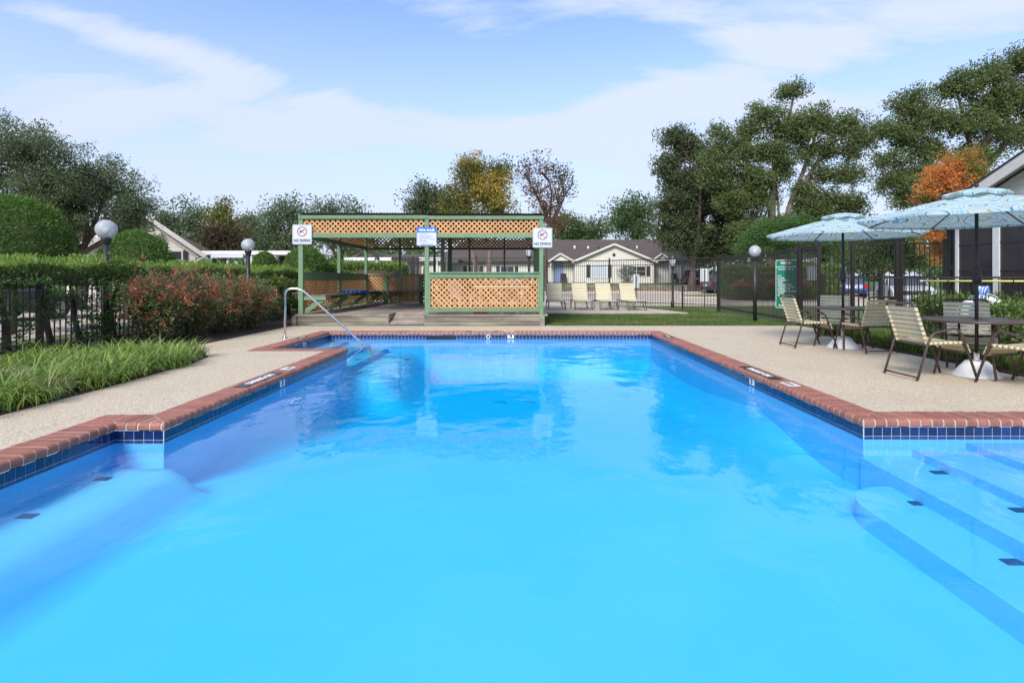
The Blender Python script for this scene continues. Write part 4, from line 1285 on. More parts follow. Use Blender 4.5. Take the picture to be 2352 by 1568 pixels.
def carport(label, xa, xb, Y, z, depth, posts):
    r = thing("carport", label, "carport", ((xa + xb) / 2, Y, 0), 0, "flat-roofed carports behind the hedge")
    boxo("roof_deck", xa, xb, Y + .03, Y + depth, z - .08, z, M["trim"], r)
    boxo("fascia", xa, xb, Y - .02, Y + .028, z - .22, z + .03, M["white_paint"], r)
    for k in range(posts):
        x = xa + .3 + (xb - xa - .6) * k / max(1, posts - 1)
        boxo("post", x - .06, x + .06, Y + .1, Y + .22, -.1, z - .081, M["trim"], r)
        boxo("post", x - .06, x + .06, Y + depth - .3, Y + depth - .18, -.1, z - .081, M["trim"], r)
    return r
a = at(455, 577, 36); b = at(695, 586, 36)
r = carport("flat white carport roof running from the beige house towards the pavilion", a.x, b.x, 36, a.z, 6, 5)
boxo("fascia_box", at(487, 0, 36).x, at(560, 0, 36).x, 35.85, 35.97, EYE + 48 / F * 36, EYE + 58 / F * 36, M["sign_white"], r)
a = at(150, 568, 24); b = at(236, 0, 24)
carport("flat white carport roof between the round bush and the globe lamp", a.x, b.x, 24, a.z, 4, 2)
a = at(790, 592, 44); b = at(1012, 0, 44)
carport("flat white carport roof seen through the pavilion", a.x, b.x, 44, a.z, 6, 4)
# house seen through the pavilion
ph = thing("brown_house", "house with a brown roof and pale gable seen through the pavilion", "house", at(880, 640, 52))
q = lambda px, Y=52: (px - 1195) / F * Y
qz = lambda py, Y=52: EYE - (py - 640) / F * Y
gable_front(ph, q(806), q(870), 52, -.1, qz(603), q(838), qz(576), M["siding_grey"])
gable_front(ph, q(870), q(1010), 53, -.1, qz(604), 0, 0, M["siding_grey"])
mb = MB(); mb.quad((q(800), 51.6, qz(604)), (q(838), 51.6, qz(573)), (q(838), 60, qz(573)), (q(800), 60, qz(604))); mb.quad((q(838), 51.6, qz(573)), (q(876), 51.6, qz(604)), (q(876), 60, qz(604)), (q(838), 60, qz(573)))
mb.quad((q(850), 52.6, qz(603)), (q(1050), 52.6, qz(603)), (q(1040), 58, qz(578)), (q(850), 58, qz(578)))
mb.build("roof", M["shingle"], ph)
rake(ph, (q(800), 51.5, qz(605)), (q(838), 51.5, qz(575)), .2); rake(ph, (q(876), 51.5, qz(605)), (q(838), 51.5, qz(575)), .2)
window(ph, q(826), q(834), qz(622), qz(610), 52, cols=1, rows=2, pane="pane", frame=.08)
# far little house at the right
fh = thing("distant_house", "small pale gabled house far beyond the right gate", "house", at(2025, 640, 80))
f_ = lambda px: (px - 1195) / F * 80
fz = lambda py: EYE - (py - 640) / F * 80
gable_front(fh, f_(2018), f_(2046), 80, -.1, fz(628), f_(2036), fz(615), M["siding"])
mb = MB(); mb.quad((f_(1995), 80.3, fz(627)), (f_(2018), 79.8, fz(627)), (f_(2036), 79.8, fz(613)), (f_(2010), 84, fz(611))); mb.quad((f_(2036), 79.8, fz(613)), (f_(2052), 79.8, fz(629)), (f_(2052), 86, fz(629)), (f_(2036), 86, fz(613)))
mb.build("roof", M["shingle"], fh)

# the clubhouse at the right edge: its gable wall runs along the pool; built in its own frame (x along the wall towards
# the camera, -y out of the wall towards the pool) and turned into place
CX, CYF = 10.7, 14.0
ch = thing("clubhouse", "beige clapboard clubhouse with dark screened windows at the right edge", "house", (CX, CYF, 0), -PI / 2)
S_, zeav, wid = .385, 2.74, 10.5
xap = wid / 2; zapx = zeav + S_ * xap
scr = MB(); rows = siding(scr, (0, 0, 0), X_, Z_, Vector((0, -1, 0)), [(0, .1), (wid, .1), (wid, zeav), (xap, zapx), (0, zeav)], .165, .018)
for a, b, t, t2 in rows:
    MB().add([(a[0], -.018, t), (a[1], -.018, t), (b[1], -.002, t2), (b[0], -.002, t2), (a[0], 0, t), (a[1], 0, t)], [(0, 1, 2, 3), (4, 5, 1, 0)]).build("siding_board", M["siding_grey"], ch, world=False)
MB().box(.001, wid, .002, .1, -.1, zeav).box(0, .1, .11, 9, -.1, zeav).build("wall", M["siding_grey"], ch, world=False)
boxo("corner_board", -.015, .085, -.045, -.019, .0, zeav - .1, M["white_paint"], ch, world=False)
so = .42
mb = MB(); ze2 = zeav - S_ * so + .17
mb.quad((-so, -.4, ze2), (xap, -.4, zapx + .17), (xap, 9.3, zapx + .17), (-so, 9.3, ze2))
mb.quad((xap, -.4, zapx + .17), (wid + so, -.4, ze2), (wid + so, 9.3, ze2), (xap, 9.3, zapx + .17))
mb.build("roof", M["shingle"], ch, world=False)
def thick(p0, p1, h, y0, y1, nm, mat):
    p0 = Vector(p0); p1 = Vector(p1)
    mb = MB(); mb.add([(p0.x, y0, p0.z), (p1.x, y0, p1.z), (p1.x, y0, p1.z - h), (p0.x, y0, p0.z - h), (p0.x, y1, p0.z), (p1.x, y1, p1.z), (p1.x, y1, p1.z - h), (p0.x, y1, p0.z - h)],
                      [(0, 3, 2, 1), (4, 5, 6, 7), (0, 1, 5, 4), (1, 2, 6, 5), (2, 3, 7, 6), (3, 0, 4, 7)])
    return mb.build(nm, mat, ch, world=False)
for xe, sg in ((-so, 1), (wid + so, -1)):
    thick((xe, 0, ze2 - .012), (xap, 0, zapx + .158), .045, -.43, -.40, "drip_edge", M["shutter"])
    thick((xe, 0, ze2 - .06), (xap, 0, zapx + .11), .24, -.415, -.37, "bargeboard", M["trim"])
    thick((xe + sg * .001, 0, ze2 - .10), (xap, 0, zapx + .07), .03, -.369, -.02, "soffit", M["trim"])
    thick((xe + sg * .25, 0, ze2 + .25 * S_ - .22), (xap, 0, zapx - .05), .10, -.06, -.019, "frieze_board", M["siding_grey"])
zb, zt = .72, 2.50
fr = M["white_paint"]
for k, (xa, xb) in enumerate(((.36, 1.36), (1.53, 2.55), (2.72, 3.74))):
    w_ = MB().box(xa - .085, xa, -.075, -.02, zb - .09, zt + .12).box(xb, xb + .08, -.074, -.02, zb - .09, zt + .12).box(xa, xb, -.073, -.02, zt, zt + .12).box(xa - .10, xb + .09, -.10, -.02, zb - .10, zb).build("window", fr, ch, world=False)
    MB().box(xa, xb, -.045, -.03, zb, zt).build("insect_screen", M["screen"], w_)
    mb = MB()
    for z in (1.42, 2.05): mb.box(xa + .001, xb - .001, -.056, -.0455, z - .012, z + .012)
    mb.box((xa + xb) / 2 - .012, (xa + xb) / 2 + .012, -.0555, -.0456, zb, zt)
    mb.build("screen_bar", M["shutter"], w_)
xa, xb = -.0, .262
xa = .09 - .08
sh = MB().box(xa, xa + .045, -.085, -.048, zb - .12, zt).box(xb - .045, xb, -.085, -.02, zb - .12, zt).box(xa + .045, xb - .045, -.084, -.02, zt - .07, zt - .001).box(xa + .045, xb - .045, -.084, -.02, 1.45, 1.56).box(xa + .045, xb - .045, -.084, -.02, zb - .119, zb - .05).box(xa + .045, xb - .045, -.04, -.021, zb - .05, zt - .07).build("shutter", M["shutter"], ch, world=False)
zz = zb - .03
while zz < zt - .09:
    if not 1.42 < zz < 1.57:
        bar("louvre", (xa + .046, -.062, zz), (xb - .046, -.062, zz), .035, .008, M["shutter"], sh, up=(0, -.6, .8))
    zz += .045

# ------------------------------------------------------------------ vegetation
def leaf_object(name, C_, L, W, A, mat, parent=None, curl=None, N_=None):
    """one mesh of rhombic leaves. C_: centres (n,3), L, W: lengths and widths (n), A: long axes (n,3)"""
    n = len(C_)
    rng = np.random.default_rng(n)
    A = A / np.maximum(np.linalg.norm(A, axis=1, keepdims=True), 1e-6)
    R = rng.normal(size=(n, 3)) if N_ is None else N_ + rng.normal(size=(n, 3)) * .45
    B = np.cross(A, R); B /= np.maximum(np.linalg.norm(B, axis=1, keepdims=True), 1e-6)
    Nn = np.cross(A, B)
    h = (L / 2)[:, None]; w = (W / 2)[:, None]
    fold = w * .5
    V_ = np.empty((n, 4, 3))
    V_[:, 0] = C_ - A * h
    V_[:, 1] = C_ + B * w + Nn * fold - A * h * .1
    V_[:, 2] = C_ + A * h
    V_[:, 3] = C_ - B * w + Nn * fold - A * h * .1
    return quads_object(name, V_.reshape(-1, 3), n, mat, parent)
def quads_object(name, V_, n, mat, parent=None, idx=None):
    me = bpy.data.meshes.new(name)
    me.vertices.add(len(V_)); me.loops.add(4 * n); me.polygons.add(n)
    me.vertices.foreach_set("co", np.asarray(V_, dtype=np.float32).ravel())
    if idx is None: idx = np.arange(4 * n, dtype=np.int32)
    me.loops.foreach_set("vertex_index", np.asarray(idx, dtype=np.int32).ravel())
    me.polygons.foreach_set("loop_start", np.arange(0, 4 * n, 4, dtype=np.int32))
    me.materials.append(mat)
    me.update(calc_edges=True)
    return link(name, me, parent)
def normals(rng, shape, lim=1.45):
    return np.clip(rng.normal(size=shape), -lim, lim)
def unit_dirs(rng, n):
    d = rng.normal(size=(n, 3)); return d / np.linalg.norm(d, axis=1, keepdims=True)

LM = {}
LM["oak"] = leafmat("oak_leaves", (0.087, 0.130, 0.064), (0.183, 0.231, 0.108), (0.133, 0.188, 0.095))
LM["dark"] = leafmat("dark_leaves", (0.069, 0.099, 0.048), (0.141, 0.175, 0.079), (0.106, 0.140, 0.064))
LM["pecan"] = leafmat("pecan_leaves", (0.092, 0.138, 0.053), (0.201, 0.247, 0.085), (0.145, 0.198, 0.067))
LM["bright"] = leafmat("bright_leaves", (0.072, 0.152, 0.039), (0.132, 0.225, 0.063), (0.099, 0.185, 0.051))
LM["mid"] = leafmat("mid_leaves", (0.077, 0.133, 0.047), (0.151, 0.222, 0.078), (0.110, 0.176, 0.064))
LM["maple"] = leafmat("turning_maple_leaves", (.085, .12, .030), (.17, .19, .045), (.15, .15, .038), patch=(.52, .40, .075), pscale=.5, plo=.54, phi=.68)
LM["rust"] = leafmat("rust_leaves", (.20, .070, .038), (.28, .125, .060), (.13, .075, .040), patch=(.085, .10, .04), pscale=.5, plo=.56, phi=.7)
LM["orange"] = leafmat("orange_leaves", (0.748, 0.228, 0.078), (0.792, 0.348, 0.108), (0.616, 0.336, 0.096), patch=(.24, .25, .06), pscale=.55, plo=.50, phi=.66, transl=.5)
LM["yellow"] = leafmat("yellow_leaves", (.16, .17, .035), (.30, .26, .045), (.10, .13, .03))
LM["bronze"] = leafmat("bronze_leaves", (.085, .060, .038), (.13, .085, .050), (.06, .065, .030))
LM["topiary"] = leafmat("clipped_leaves", (0.076, 0.158, 0.030), (0.158, 0.276, 0.055), (0.118, 0.214, 0.041), rough=.45)
LM["hedge"] = leafmat("hedge_leaves", (0.110, 0.186, 0.051), (0.244, 0.338, 0.088), (0.171, 0.262, 0.070), rough=.5)
LM["hedge_top"] = leafmat("hedge_new_growth", (0.172, 0.287, 0.051), (0.287, 0.402, 0.079), (0.216, 0.331, 0.064), rough=.5)
LM["shrub"] = leafmat("shrub_leaves", (0.106, 0.184, 0.066), (0.221, 0.259, 0.100), (0.178, 0.153, 0.081), rough=.5)
LM["tips"] = leafmat("red_tips", (.60, .10, .075), (.62, .22, .12), (.55, .18, .11), rough=.5)
LM["blade"] = leafmat("lily_turf", (0.108, 0.213, 0.034), (0.393, 0.483, 0.108), (0.179, 0.292, 0.054), patch=(.40, .38, .19), pscale=1.1, plo=.66, phi=.80, transl=.25, rough=.4)
LM["turf"] = leafmat("turf_blades", (0.061, 0.127, 0.024), (0.116, 0.193, 0.042), (0.083, 0.149, 0.031), patch=(.25, .21, .085), pscale=.55, plo=.54, phi=.72, transl=.25)

def branch_path(rng, a, b, sag=.12, n=5):
    a = np.array(a); b = np.array(b); L = np.linalg.norm(b - a)
    out = []
    off = rng.normal(size=3) * L * .07
    for k in range(n + 1):
        t = k / n
        p = a + (b - a) * t + off * math.sin(PI * t); p[2] += L * sag * math.sin(PI * t) * (1 - t)
        out.append(p)
    return out
def tree(name, label, base, lobes, leaf, bark="bark", clumps=60, per=90, size=.2, cr=.55, trunk_r=.25, fork=None, group=None, seed=1, up=0.0, trunks=None,
         aspect=.42, shell=.45, twig=True, cat="tree", stretch=1.0, droop=0.0):
    """trunk, limbs to each lobe of the crown, twigs to each clump of leaves; leaves scattered round the clumps"""
    rng = np.random.default_rng(seed)
    base = np.array(base, float)
    root = thing(name, label, cat, tuple(base), 0, group)
    lob = [np.array(l, float) for l in lobes]
    vol = np.array([(l[3] * l[4] * l[5]) ** (2 / 3) for l in lob]); vol /= vol.sum()
    zmin = min(l[2] - l[5] for l in lob)
    mb = MB()
    if fork is None: fork = base[2] + (zmin - base[2]) * .75 + .4
    cen = np.average(np.array([l[:3] for l in lob]), axis=0, weights=vol)
    if trunks is None:
        top = np.array([base[0] * .7 + cen[0] * .3, base[1] * .7 + cen[1] * .3, fork])
        path = branch_path(rng, base, top, 0, 5)
        mb.tube([(base[0], base[1], base[2] - .2)] + path, [trunk_r * 1.35] + [trunk_r * (1.15 - .4 * k / 5) for k in range(6)], 9)
        forks = [top]
    else:
        forks = []
        for pts, r0, r1 in trunks:
            sp = smooth_path(pts, 5); m = len(sp)
            mb.tube(sp, [r0 + (r1 - r0) * k / (m - 1) for k in range(m)], 9)
            forks += [np.array(sp[int(m * f)]) for f in (.45, .65, .85, .98)]
    Cs, As, Ws = [], [], []
    for l, v in zip(lob, vol):
        c = l[:3]; r = l[3:6]
        f0 = min(forks, key=lambda f: np.linalg.norm(f - c) + (4 if f[2] > c[2] + r[2] * .5 else 0))
        pth = branch_path(rng, f0, c + np.array([0, 0, -.15 * r[2]]), .1, 5)
        d_ = np.linalg.norm(c - f0)
        r0 = min(trunk_r * .6, .03 + .022 * d_ + .01 * max(r))
        mb.tube(pth, [r0 * (1 - .13 * k) for k in range(6)], 7, cap=False)
        k = max(4, int(clumps * v))
        dirs = unit_dirs(rng, k); rad = rng.random(k) ** shell * rng.uniform(.65, 1.32, k)
        if up: dirs[:, 2] += up * rng.random(k); 
        pts = c + dirs * rad[:, None] * r
        for i in range(k):
            if twig and (i % 2 == 0):
                st = np.array(pth[3]) + (np.array(pth[5]) - np.array(pth[3])) * rng.random()
                mb.tube(branch_path(rng, st, pts[i], .05, 3), [r0 * .33, r0 * .22, r0 * .14, .012], 4, cap=False)
            m = int(per * rng.uniform(.55, 1.4))
            out = pts[i] - c + rng.normal(size=3) * .3 * r; out /= np.linalg.norm(out) + 1e-6
            out[2] += up * .6 - droop; out /= np.linalg.norm(out)
            off = normals(rng, (m, 3)) * cr * rng.uniform(.6, 1.15)
            off += out * (normals(rng, (m, 1)) * cr * (stretch - 1))
            off[:, 2] *= .8
            Cs.append(pts[i] + off)
            As.append(out * .8 + rng.normal(size=(m, 3)) * .75)
    C_ = np.concatenate(Cs); A = np.concatenate(As); n = len(C_)
    L = size * rng.uniform(.65, 1.35, n)
    mb.build("trunk", M[bark], root)
    leaf_object("crown", C_, L, L * aspect, A, LM[leaf] if isinstance(leaf, str) else leaf, root)
    return root
def lobe(px, py, Y, rx, ry, dz=None):
    """a lobe of a crown from its place in the photograph: centre, half width and half height in pixels"""
    p = at(px, py, Y); s = Y / F
    return (p.x, p.y + ((dz or 0)), p.z, rx * s, min(rx, ry * 1.3) * s, ry * s)
def base_at(px, Y): return ((px - 1195) / F * Y, Y, hgt(0, Y) - .02)

# --- left: two spreading live oaks
Y = 21.0
tree("oak_tree", "large dark live oak rising behind the big round bush at the left edge", base_at(60, Y), [lobe(*l) for l in (
    (-60, 350, Y, 90, 70), (40, 340, Y, 85, 62), (95, 360, Y, 62, 48), (30, 430, Y, 120, 70, .8), (-90, 450, Y, 110, 80), (110, 440, Y, 70, 55))],
    "oak", clumps=300, per=120, size=.11, cr=.25, trunk_r=.3, seed=11, up=.35, stretch=1.5, aspect=.36, group=None)
Y = 23.0
tree("oak_tree", "dark live oak drooping over the roof of the beige house", base_at(180, Y), [lobe(*l) for l in (
    (170, 410, Y, 70, 55), (245, 430, Y, 68, 48), (300, 455, Y, 42, 38), (190, 500, Y, 100, 55, -.6), (290, 515, Y, 55, 42), (120, 480, Y, 80, 60), (330, 470, Y, 22, 22))],
    "oak", clumps=320, per=120, size=.11, cr=.25, trunk_r=.24, seed=12, up=.15, stretch=1.8, aspect=.36, fork=2.2, droop=.1)
# --- background trees behind the hedge and the pavilion
bg_trees = [
    ("dark green tree behind the ridge of the beige house", 415, 55, [(415, 510, 62, 38), (380, 520, 40, 30), (455, 525, 40, 32), (420, 560, 70, 35)], "oak", 90),
    ("slender yellowing tree between the two globe lamps", 512, 46, [(512, 490, 24, 27), (508, 525, 36, 32), (520, 555, 40, 30)], "yellow", 70),
    ("bronze leaved ornamental tree above the carport roof", 512, 40, [(500, 548, 38, 24), (540, 552, 36, 20), (515, 572, 40, 16)], "bronze", 70),
    ("small grey green tree behind the middle globe lamp", 575, 62, [(573, 518, 24, 20), (580, 545, 30, 25)], "oak", 50),
    ("bushy dark green tree left of the pavilion roof", 645, 42, [(635, 500, 42, 32), (672, 505, 40, 36), (625, 540, 52, 36), (690, 545, 50, 36), (650, 570, 70, 26)], "oak", 120),
    ("dark tree showing above the left half of the pavilion roof", 780, 48, [(770, 500, 62, 36), (735, 505, 40, 28), (820, 510, 40, 30), (770, 550, 90, 40), (840, 560, 60, 30)], "oak", 120),
    ("dark evergreen tree left of the yellowing maple", 985, 44, [(985, 455, 40, 30), (955, 475, 36, 34), (1010, 470, 40, 40), (980, 520, 70, 40)], "dark", 120),
    ("low green tree between the pavilion and the cream house", 1310, 75, [(1290, 520, 38, 30), (1340, 530, 42, 26), (1375, 535, 28, 22), (1320, 550, 60, 24)], "mid", 80),
    ("round green tree behind the roof of the cream house", 1450, 80, [(1440, 490, 36, 34), (1475, 480, 34, 30), (1420, 515, 26, 30), (1465, 530, 50, 40)], "mid", 90),
]
for i, (lb, px, Y, ls, lf, nc) in enumerate(bg_trees):
    tree("background_tree", lb, base_at(px, Y), [lobe(a, b, Y, c, d) for a, b, c, d in ls], lf, clumps=nc, per=75, size=.0052 * Y, cr=.011 * Y, trunk_r=.2, seed=30 + i, up=.45, group="trees in the background", stretch=1.5, aspect=.42)
Y = 37.0
tree("maple_tree", "yellow and green maple rising above the middle of the pavilion roof", base_at(1105, Y), [lobe(a, b, Y, c, d) for a, b, c, d in (
    (1085, 378, 32, 26), (1100, 405, 58, 26), (1065, 395, 26, 22), (1150, 405, 30, 30), (1095, 440, 76, 34), (1050, 470, 46, 28), (1145, 470, 46, 38), (1090, 500, 90, 38), (1070, 535, 60, 26))],
    "maple", clumps=250, per=85, size=.18, cr=.36, trunk_r=.2, seed=51, up=.3, bark="bark_pale",
    trunks=[([(*base_at(1118, Y)[:2], -.1), at(1090, 600, Y), at(1075, 545, Y), at(1072, 470, Y)], .22, .09), ([(*base_at(1122, Y)[:2], -.1), at(1125, 580, Y), at(1140, 520, Y), at(1120, 420, Y)], .2, .07)])
Y = 35.0
tree("rust_tree", "sparse tree with thin rust brown leaves right of the yellowing maple", base_at(1262, Y), [lobe(a, b, Y, c, d) for a, b, c, d in (
    (1205, 395, 24, 30), (1245, 390, 32, 30), (1290, 405, 30, 30), (1230, 440, 42, 32), (1285, 450, 38, 32), (1255, 480, 50, 30), (1310, 425, 14, 25), (1275, 520, 40, 24))],
    "rust", clumps=260, per=15, size=.14, cr=.26, trunk_r=.12, seed=52, up=.7, aspect=.55, fork=at(0, 520, Y).z, shell=.6)
# --- right: tall pecans
Y = 45.0
tree("pecan_tree", "tall open pecan tree with a leaning forked trunk right of the cream house", base_at(1772, Y), [lobe(a, b, Y, c, d) for a, b, c, d in (
    (1815, 212, 30, 22), (1760, 262, 46, 24), (1800, 300, 46, 34), (1720, 300, 34, 22), (1690, 340, 52, 34), (1760, 350, 50, 32), (1660, 400, 55, 34), (1730, 410, 46, 36), (1880, 275, 40, 30), (1940, 290, 46, 32),
    (1985, 310, 36, 36), (1900, 340, 42, 26), (1850, 350, 22, 30), (1690, 460, 60, 36), (1890, 400, 36, 22), (1960, 350, 26, 20), (1850, 440, 34, 26), (1920, 460, 54, 26), (1860, 480, 60, 22), (1960, 475, 34, 20), (1650, 305, 20, 18), (1745, 450, 50, 40), (1800, 385, 36, 44), (1835, 300, 40, 40), (1720, 530, 70, 40), (1790, 530, 50, 34), (1640, 360, 34, 30), (1950, 400, 40, 30), (1880, 520, 60, 34))],
    "pecan", clumps=1350, per=66, size=.23, cr=.40, stretch=1.3, trunk_r=.42, seed=61, aspect=.38, shell=.5, bark="bark_pale",
    trunks=[([(*base_at(1772, Y)[:2], hgt(0, Y) - .3), at(1772, 500, Y), at(1780, 400, Y), at(1800, 330, Y), at(1822, 225, Y)], .38, .08),
            ([(*base_at(1780, Y)[:2], hgt(0, Y) - .3), at(1812, 480, Y), at(1860, 400, Y), at(1925, 300, Y), at(1960, 270, Y)], .27, .06),
            ([at(1815, 470, Y), at(1850, 380, Y), at(1880, 290, Y)], .22, .06),
            ([at(1772, 480, Y), at(1735, 400, Y), at(1690, 330, Y), at(1670, 290, Y)], .24, .06)])
Y = 50.0
tree("pecan_tree", "dense dark tree reaching low over the right end of the cream house", base_at(1590, Y), [lobe(a, b, Y, c, d) for a, b, c, d in (
    (1555, 320, 40, 26), (1600, 350, 46, 34), (1535, 380, 30, 40), (1580, 420, 70, 40), (1640, 450, 60, 50), (1555, 480, 60, 48), (1620, 530, 74, 46), (1545, 540, 44, 36), (1690, 520, 50, 50), (1630, 580, 60, 30))],
    "dark", clumps=860, per=68, size=.25, cr=.46, stretch=1.3, trunk_r=.35, seed=62, aspect=.42, shell=.5)
Y = 36.0
tree("pecan_tree", "tall spreading pecan tree rising behind the clubhouse roof", base_at(2240, Y), [lobe(a, b, Y, c, d) for a, b, c, d in (
    (2345, 150, 50, 40), (2270, 170, 50, 32), (2200, 205, 50, 34), (2290, 235, 70, 40), (2390, 230, 70, 60), (2090, 240, 46, 34), (2130, 275, 60, 36), (2220, 285, 70, 40), (2320, 310, 70, 40), (2070, 310, 44, 34), (2130, 345, 60, 34),
    (2040, 370, 40, 22), (2060, 420, 48, 36), (2110, 400, 44, 30), (2240, 360, 60, 30), (2090, 460, 54, 26), (2030, 300, 24, 22))],
    "pecan", clumps=1050, per=68, size=.19, cr=.33, stretch=1.3, trunk_r=.4, seed=63, aspect=.38, shell=.5,
    trunks=[([(*base_at(2250, Y)[:2], -.3), at(2245, 480, Y), at(2250, 370, Y), at(2300, 250, Y), at(2345, 150, Y)], .45, .08),
            ([at(2246, 460, Y), at(2190, 380, Y), at(2130, 320, Y), at(2060, 270, Y)], .26, .06),
            ([at(2248, 420, Y), at(2225, 320, Y), at(2200, 220, Y)], .24, .06), ([at(2248, 400, Y), at(2310, 330, Y), at(2380, 240, Y)], .24, .06),
            ([at(2245, 470, Y), at(2150, 430, Y), at(2060, 410, Y)], .18, .05)])
Y = 27.0
tree("orange_maple_tree", "small maple in orange autumn leaf beside the clubhouse gable", base_at(2190, Y), [lobe(a, b, Y, c, d) for a, b, c, d in (
    (2215, 375, 30, 24), (2180, 395, 48, 28), (2235, 400, 38, 28), (2150, 425, 42, 30), (2210, 435, 56, 34), (2125, 450, 28, 30), (2175, 480, 60, 36), (2150, 530, 48, 40), (2180, 580, 56, 36), (2230, 540, 48, 40))],
    "orange", clumps=300, per=85, size=.115, cr=.22, trunk_r=.11, seed=64, up=.4, aspect=.5)
Y = 29.0
tree("green_tree", "bright green bushy tree behind the far umbrella", base_at(1800, Y), [lobe(a, b, Y, c, d) for a, b, c, d in (
    (1800, 530, 70, 34), (1740, 545, 46, 32), (1860, 545, 56, 36), (1790, 570, 90, 36), (1710, 575, 28, 22), (1900, 570, 40, 30), (1840, 515, 30, 20))],
    "bright", clumps=300, per=120, size=.105, cr=.23, trunk_r=.1, seed=65, up=.3, aspect=.4)
for i, (lb, px, Y, ls, lf, nc) in enumerate((
    ("low green tree behind the double gate", 2020, 40, [(2010, 590, 60, 34), (2070, 585, 50, 36), (1960, 590, 46, 30), (2030, 560, 50, 26), (2100, 600, 50, 30)], "mid", 170),
    ("dark green tree under the leaning pecan trunk", 1890, 55, [(1890, 500, 70, 32), (1950, 520, 60, 36), (1840, 530, 60, 40), (1900, 560, 100, 40), (1990, 520, 20, 20)], "dark", 170))):
    tree("background_tree", lb, base_at(px, Y), [lobe(a, b, Y, c, d) for a, b, c, d in ls], lf, clumps=nc, per=100, size=.0046 * Y, cr=.010 * Y, trunk_r=.2, seed=80 + i, up=.2, group="trees in the background")
# one far wood closing the horizon
rng = np.random.default_rng(5)
n = 26000
ang = np.radians(rng.uniform(-62, 62, n)); R = rng.uniform(95, 130, n)
C_ = np.stack([R * np.sin(ang), R * np.cos(ang), np.zeros(n)], 1)
C_[:, 2] = rng.random(n) ** .8 * (7.0 + 2.2 * np.sin(ang * 23) + 1.3 * np.sin(ang * 61 + 1))
L = rng.uniform(.6, 1.5, n)
o = leaf_object("distant_wood", C_, L, L * .6, unit_dirs(rng, n), LM["mid"]); o["kind"] = "stuff"

# --- clipped round bushes
def dome(label, c, rx, ry, rz, n, size, seed, leaf="topiary", zlo=-.35):
    rng = np.random.default_rng(seed)
    root = thing("round_bush", label, "bush", (c[0], c[1], 0), 0, "clipped round bushes behind the hedge")
    d = unit_dirs(rng, int(n * 1.6)); d = d[d[:, 2] > zlo][:n]
    bumpy = 1 + .035 * np.sin(d[:, 0] * 9 + seed) * np.sin(d[:, 1] * 8) + .02 * np.sin(d[:, 2] * 17 + seed)
    C_ = np.array(c) + d * np.array([rx, ry, rz]) * (bumpy * (rng.uniform(.86, 1.02, len(d)) + .10 * rng.random(len(d)) ** 14))[:, None]
    A = d * .55 + rng.normal(size=d.shape) * .6; A[:, 2] += .25
    L = size * rng.uniform(.7, 1.35, len(d))
    core = MB().lathe([(max(.001, math.cos(t)) * .84, math.sin(t) * .84) for t in np.linspace(-.35, PI / 2, 9)], (0, 0, 0), 22)
    core.v = [(c[0] + x * rx, c[1] + y * ry, c[2] + z * rz) for x, y, z in core.v]
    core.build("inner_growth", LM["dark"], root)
    for k in range(3):
        pass
    mb = MB(); mb.tube([(c[0], c[1], -.05), (c[0] + .03, c[1], max(.2, c[2]))], [.09, .06], 7); mb.build("trunk", M["bark"], root)
    leaf_object("crown", C_, L, L * .5, A, LM[leaf], root)
Y = 12.8; p = at(38, 560, Y)
dome("biggest clipped round bush at the left edge", (-11.6, Y, 1.85), 1.19, 1.19, 1.32, 21000, .058, 1)
Y = 14.6; p = at(310, 600, Y)
dome("clipped round bush standing behind the nearest globe lamp", (-9.98, Y, 1.45), .88, .9, 1.05, 13000, .056, 2)
Y = 23.0; p = at(608, 600, Y)
dome("smallest clipped bush just right of the middle globe lamp", (-10.47, Y, 1.55), .52, .55, .80, 5000, .07, 3)
Y = 23.5; p = at(702, 600, Y)
dome("clipped round bush behind the pavilion's left front post", (-8.97, Y, 1.6), .91, .92, .98, 9000, .07, 4)
Y = 25.5; p = at(768, 600, Y)
dome("loose round bush seen through the pavilion beside the clipped one", (p.x, Y, 1.3), .8, .8, .85, 5000, .085, 5, leaf="bright")

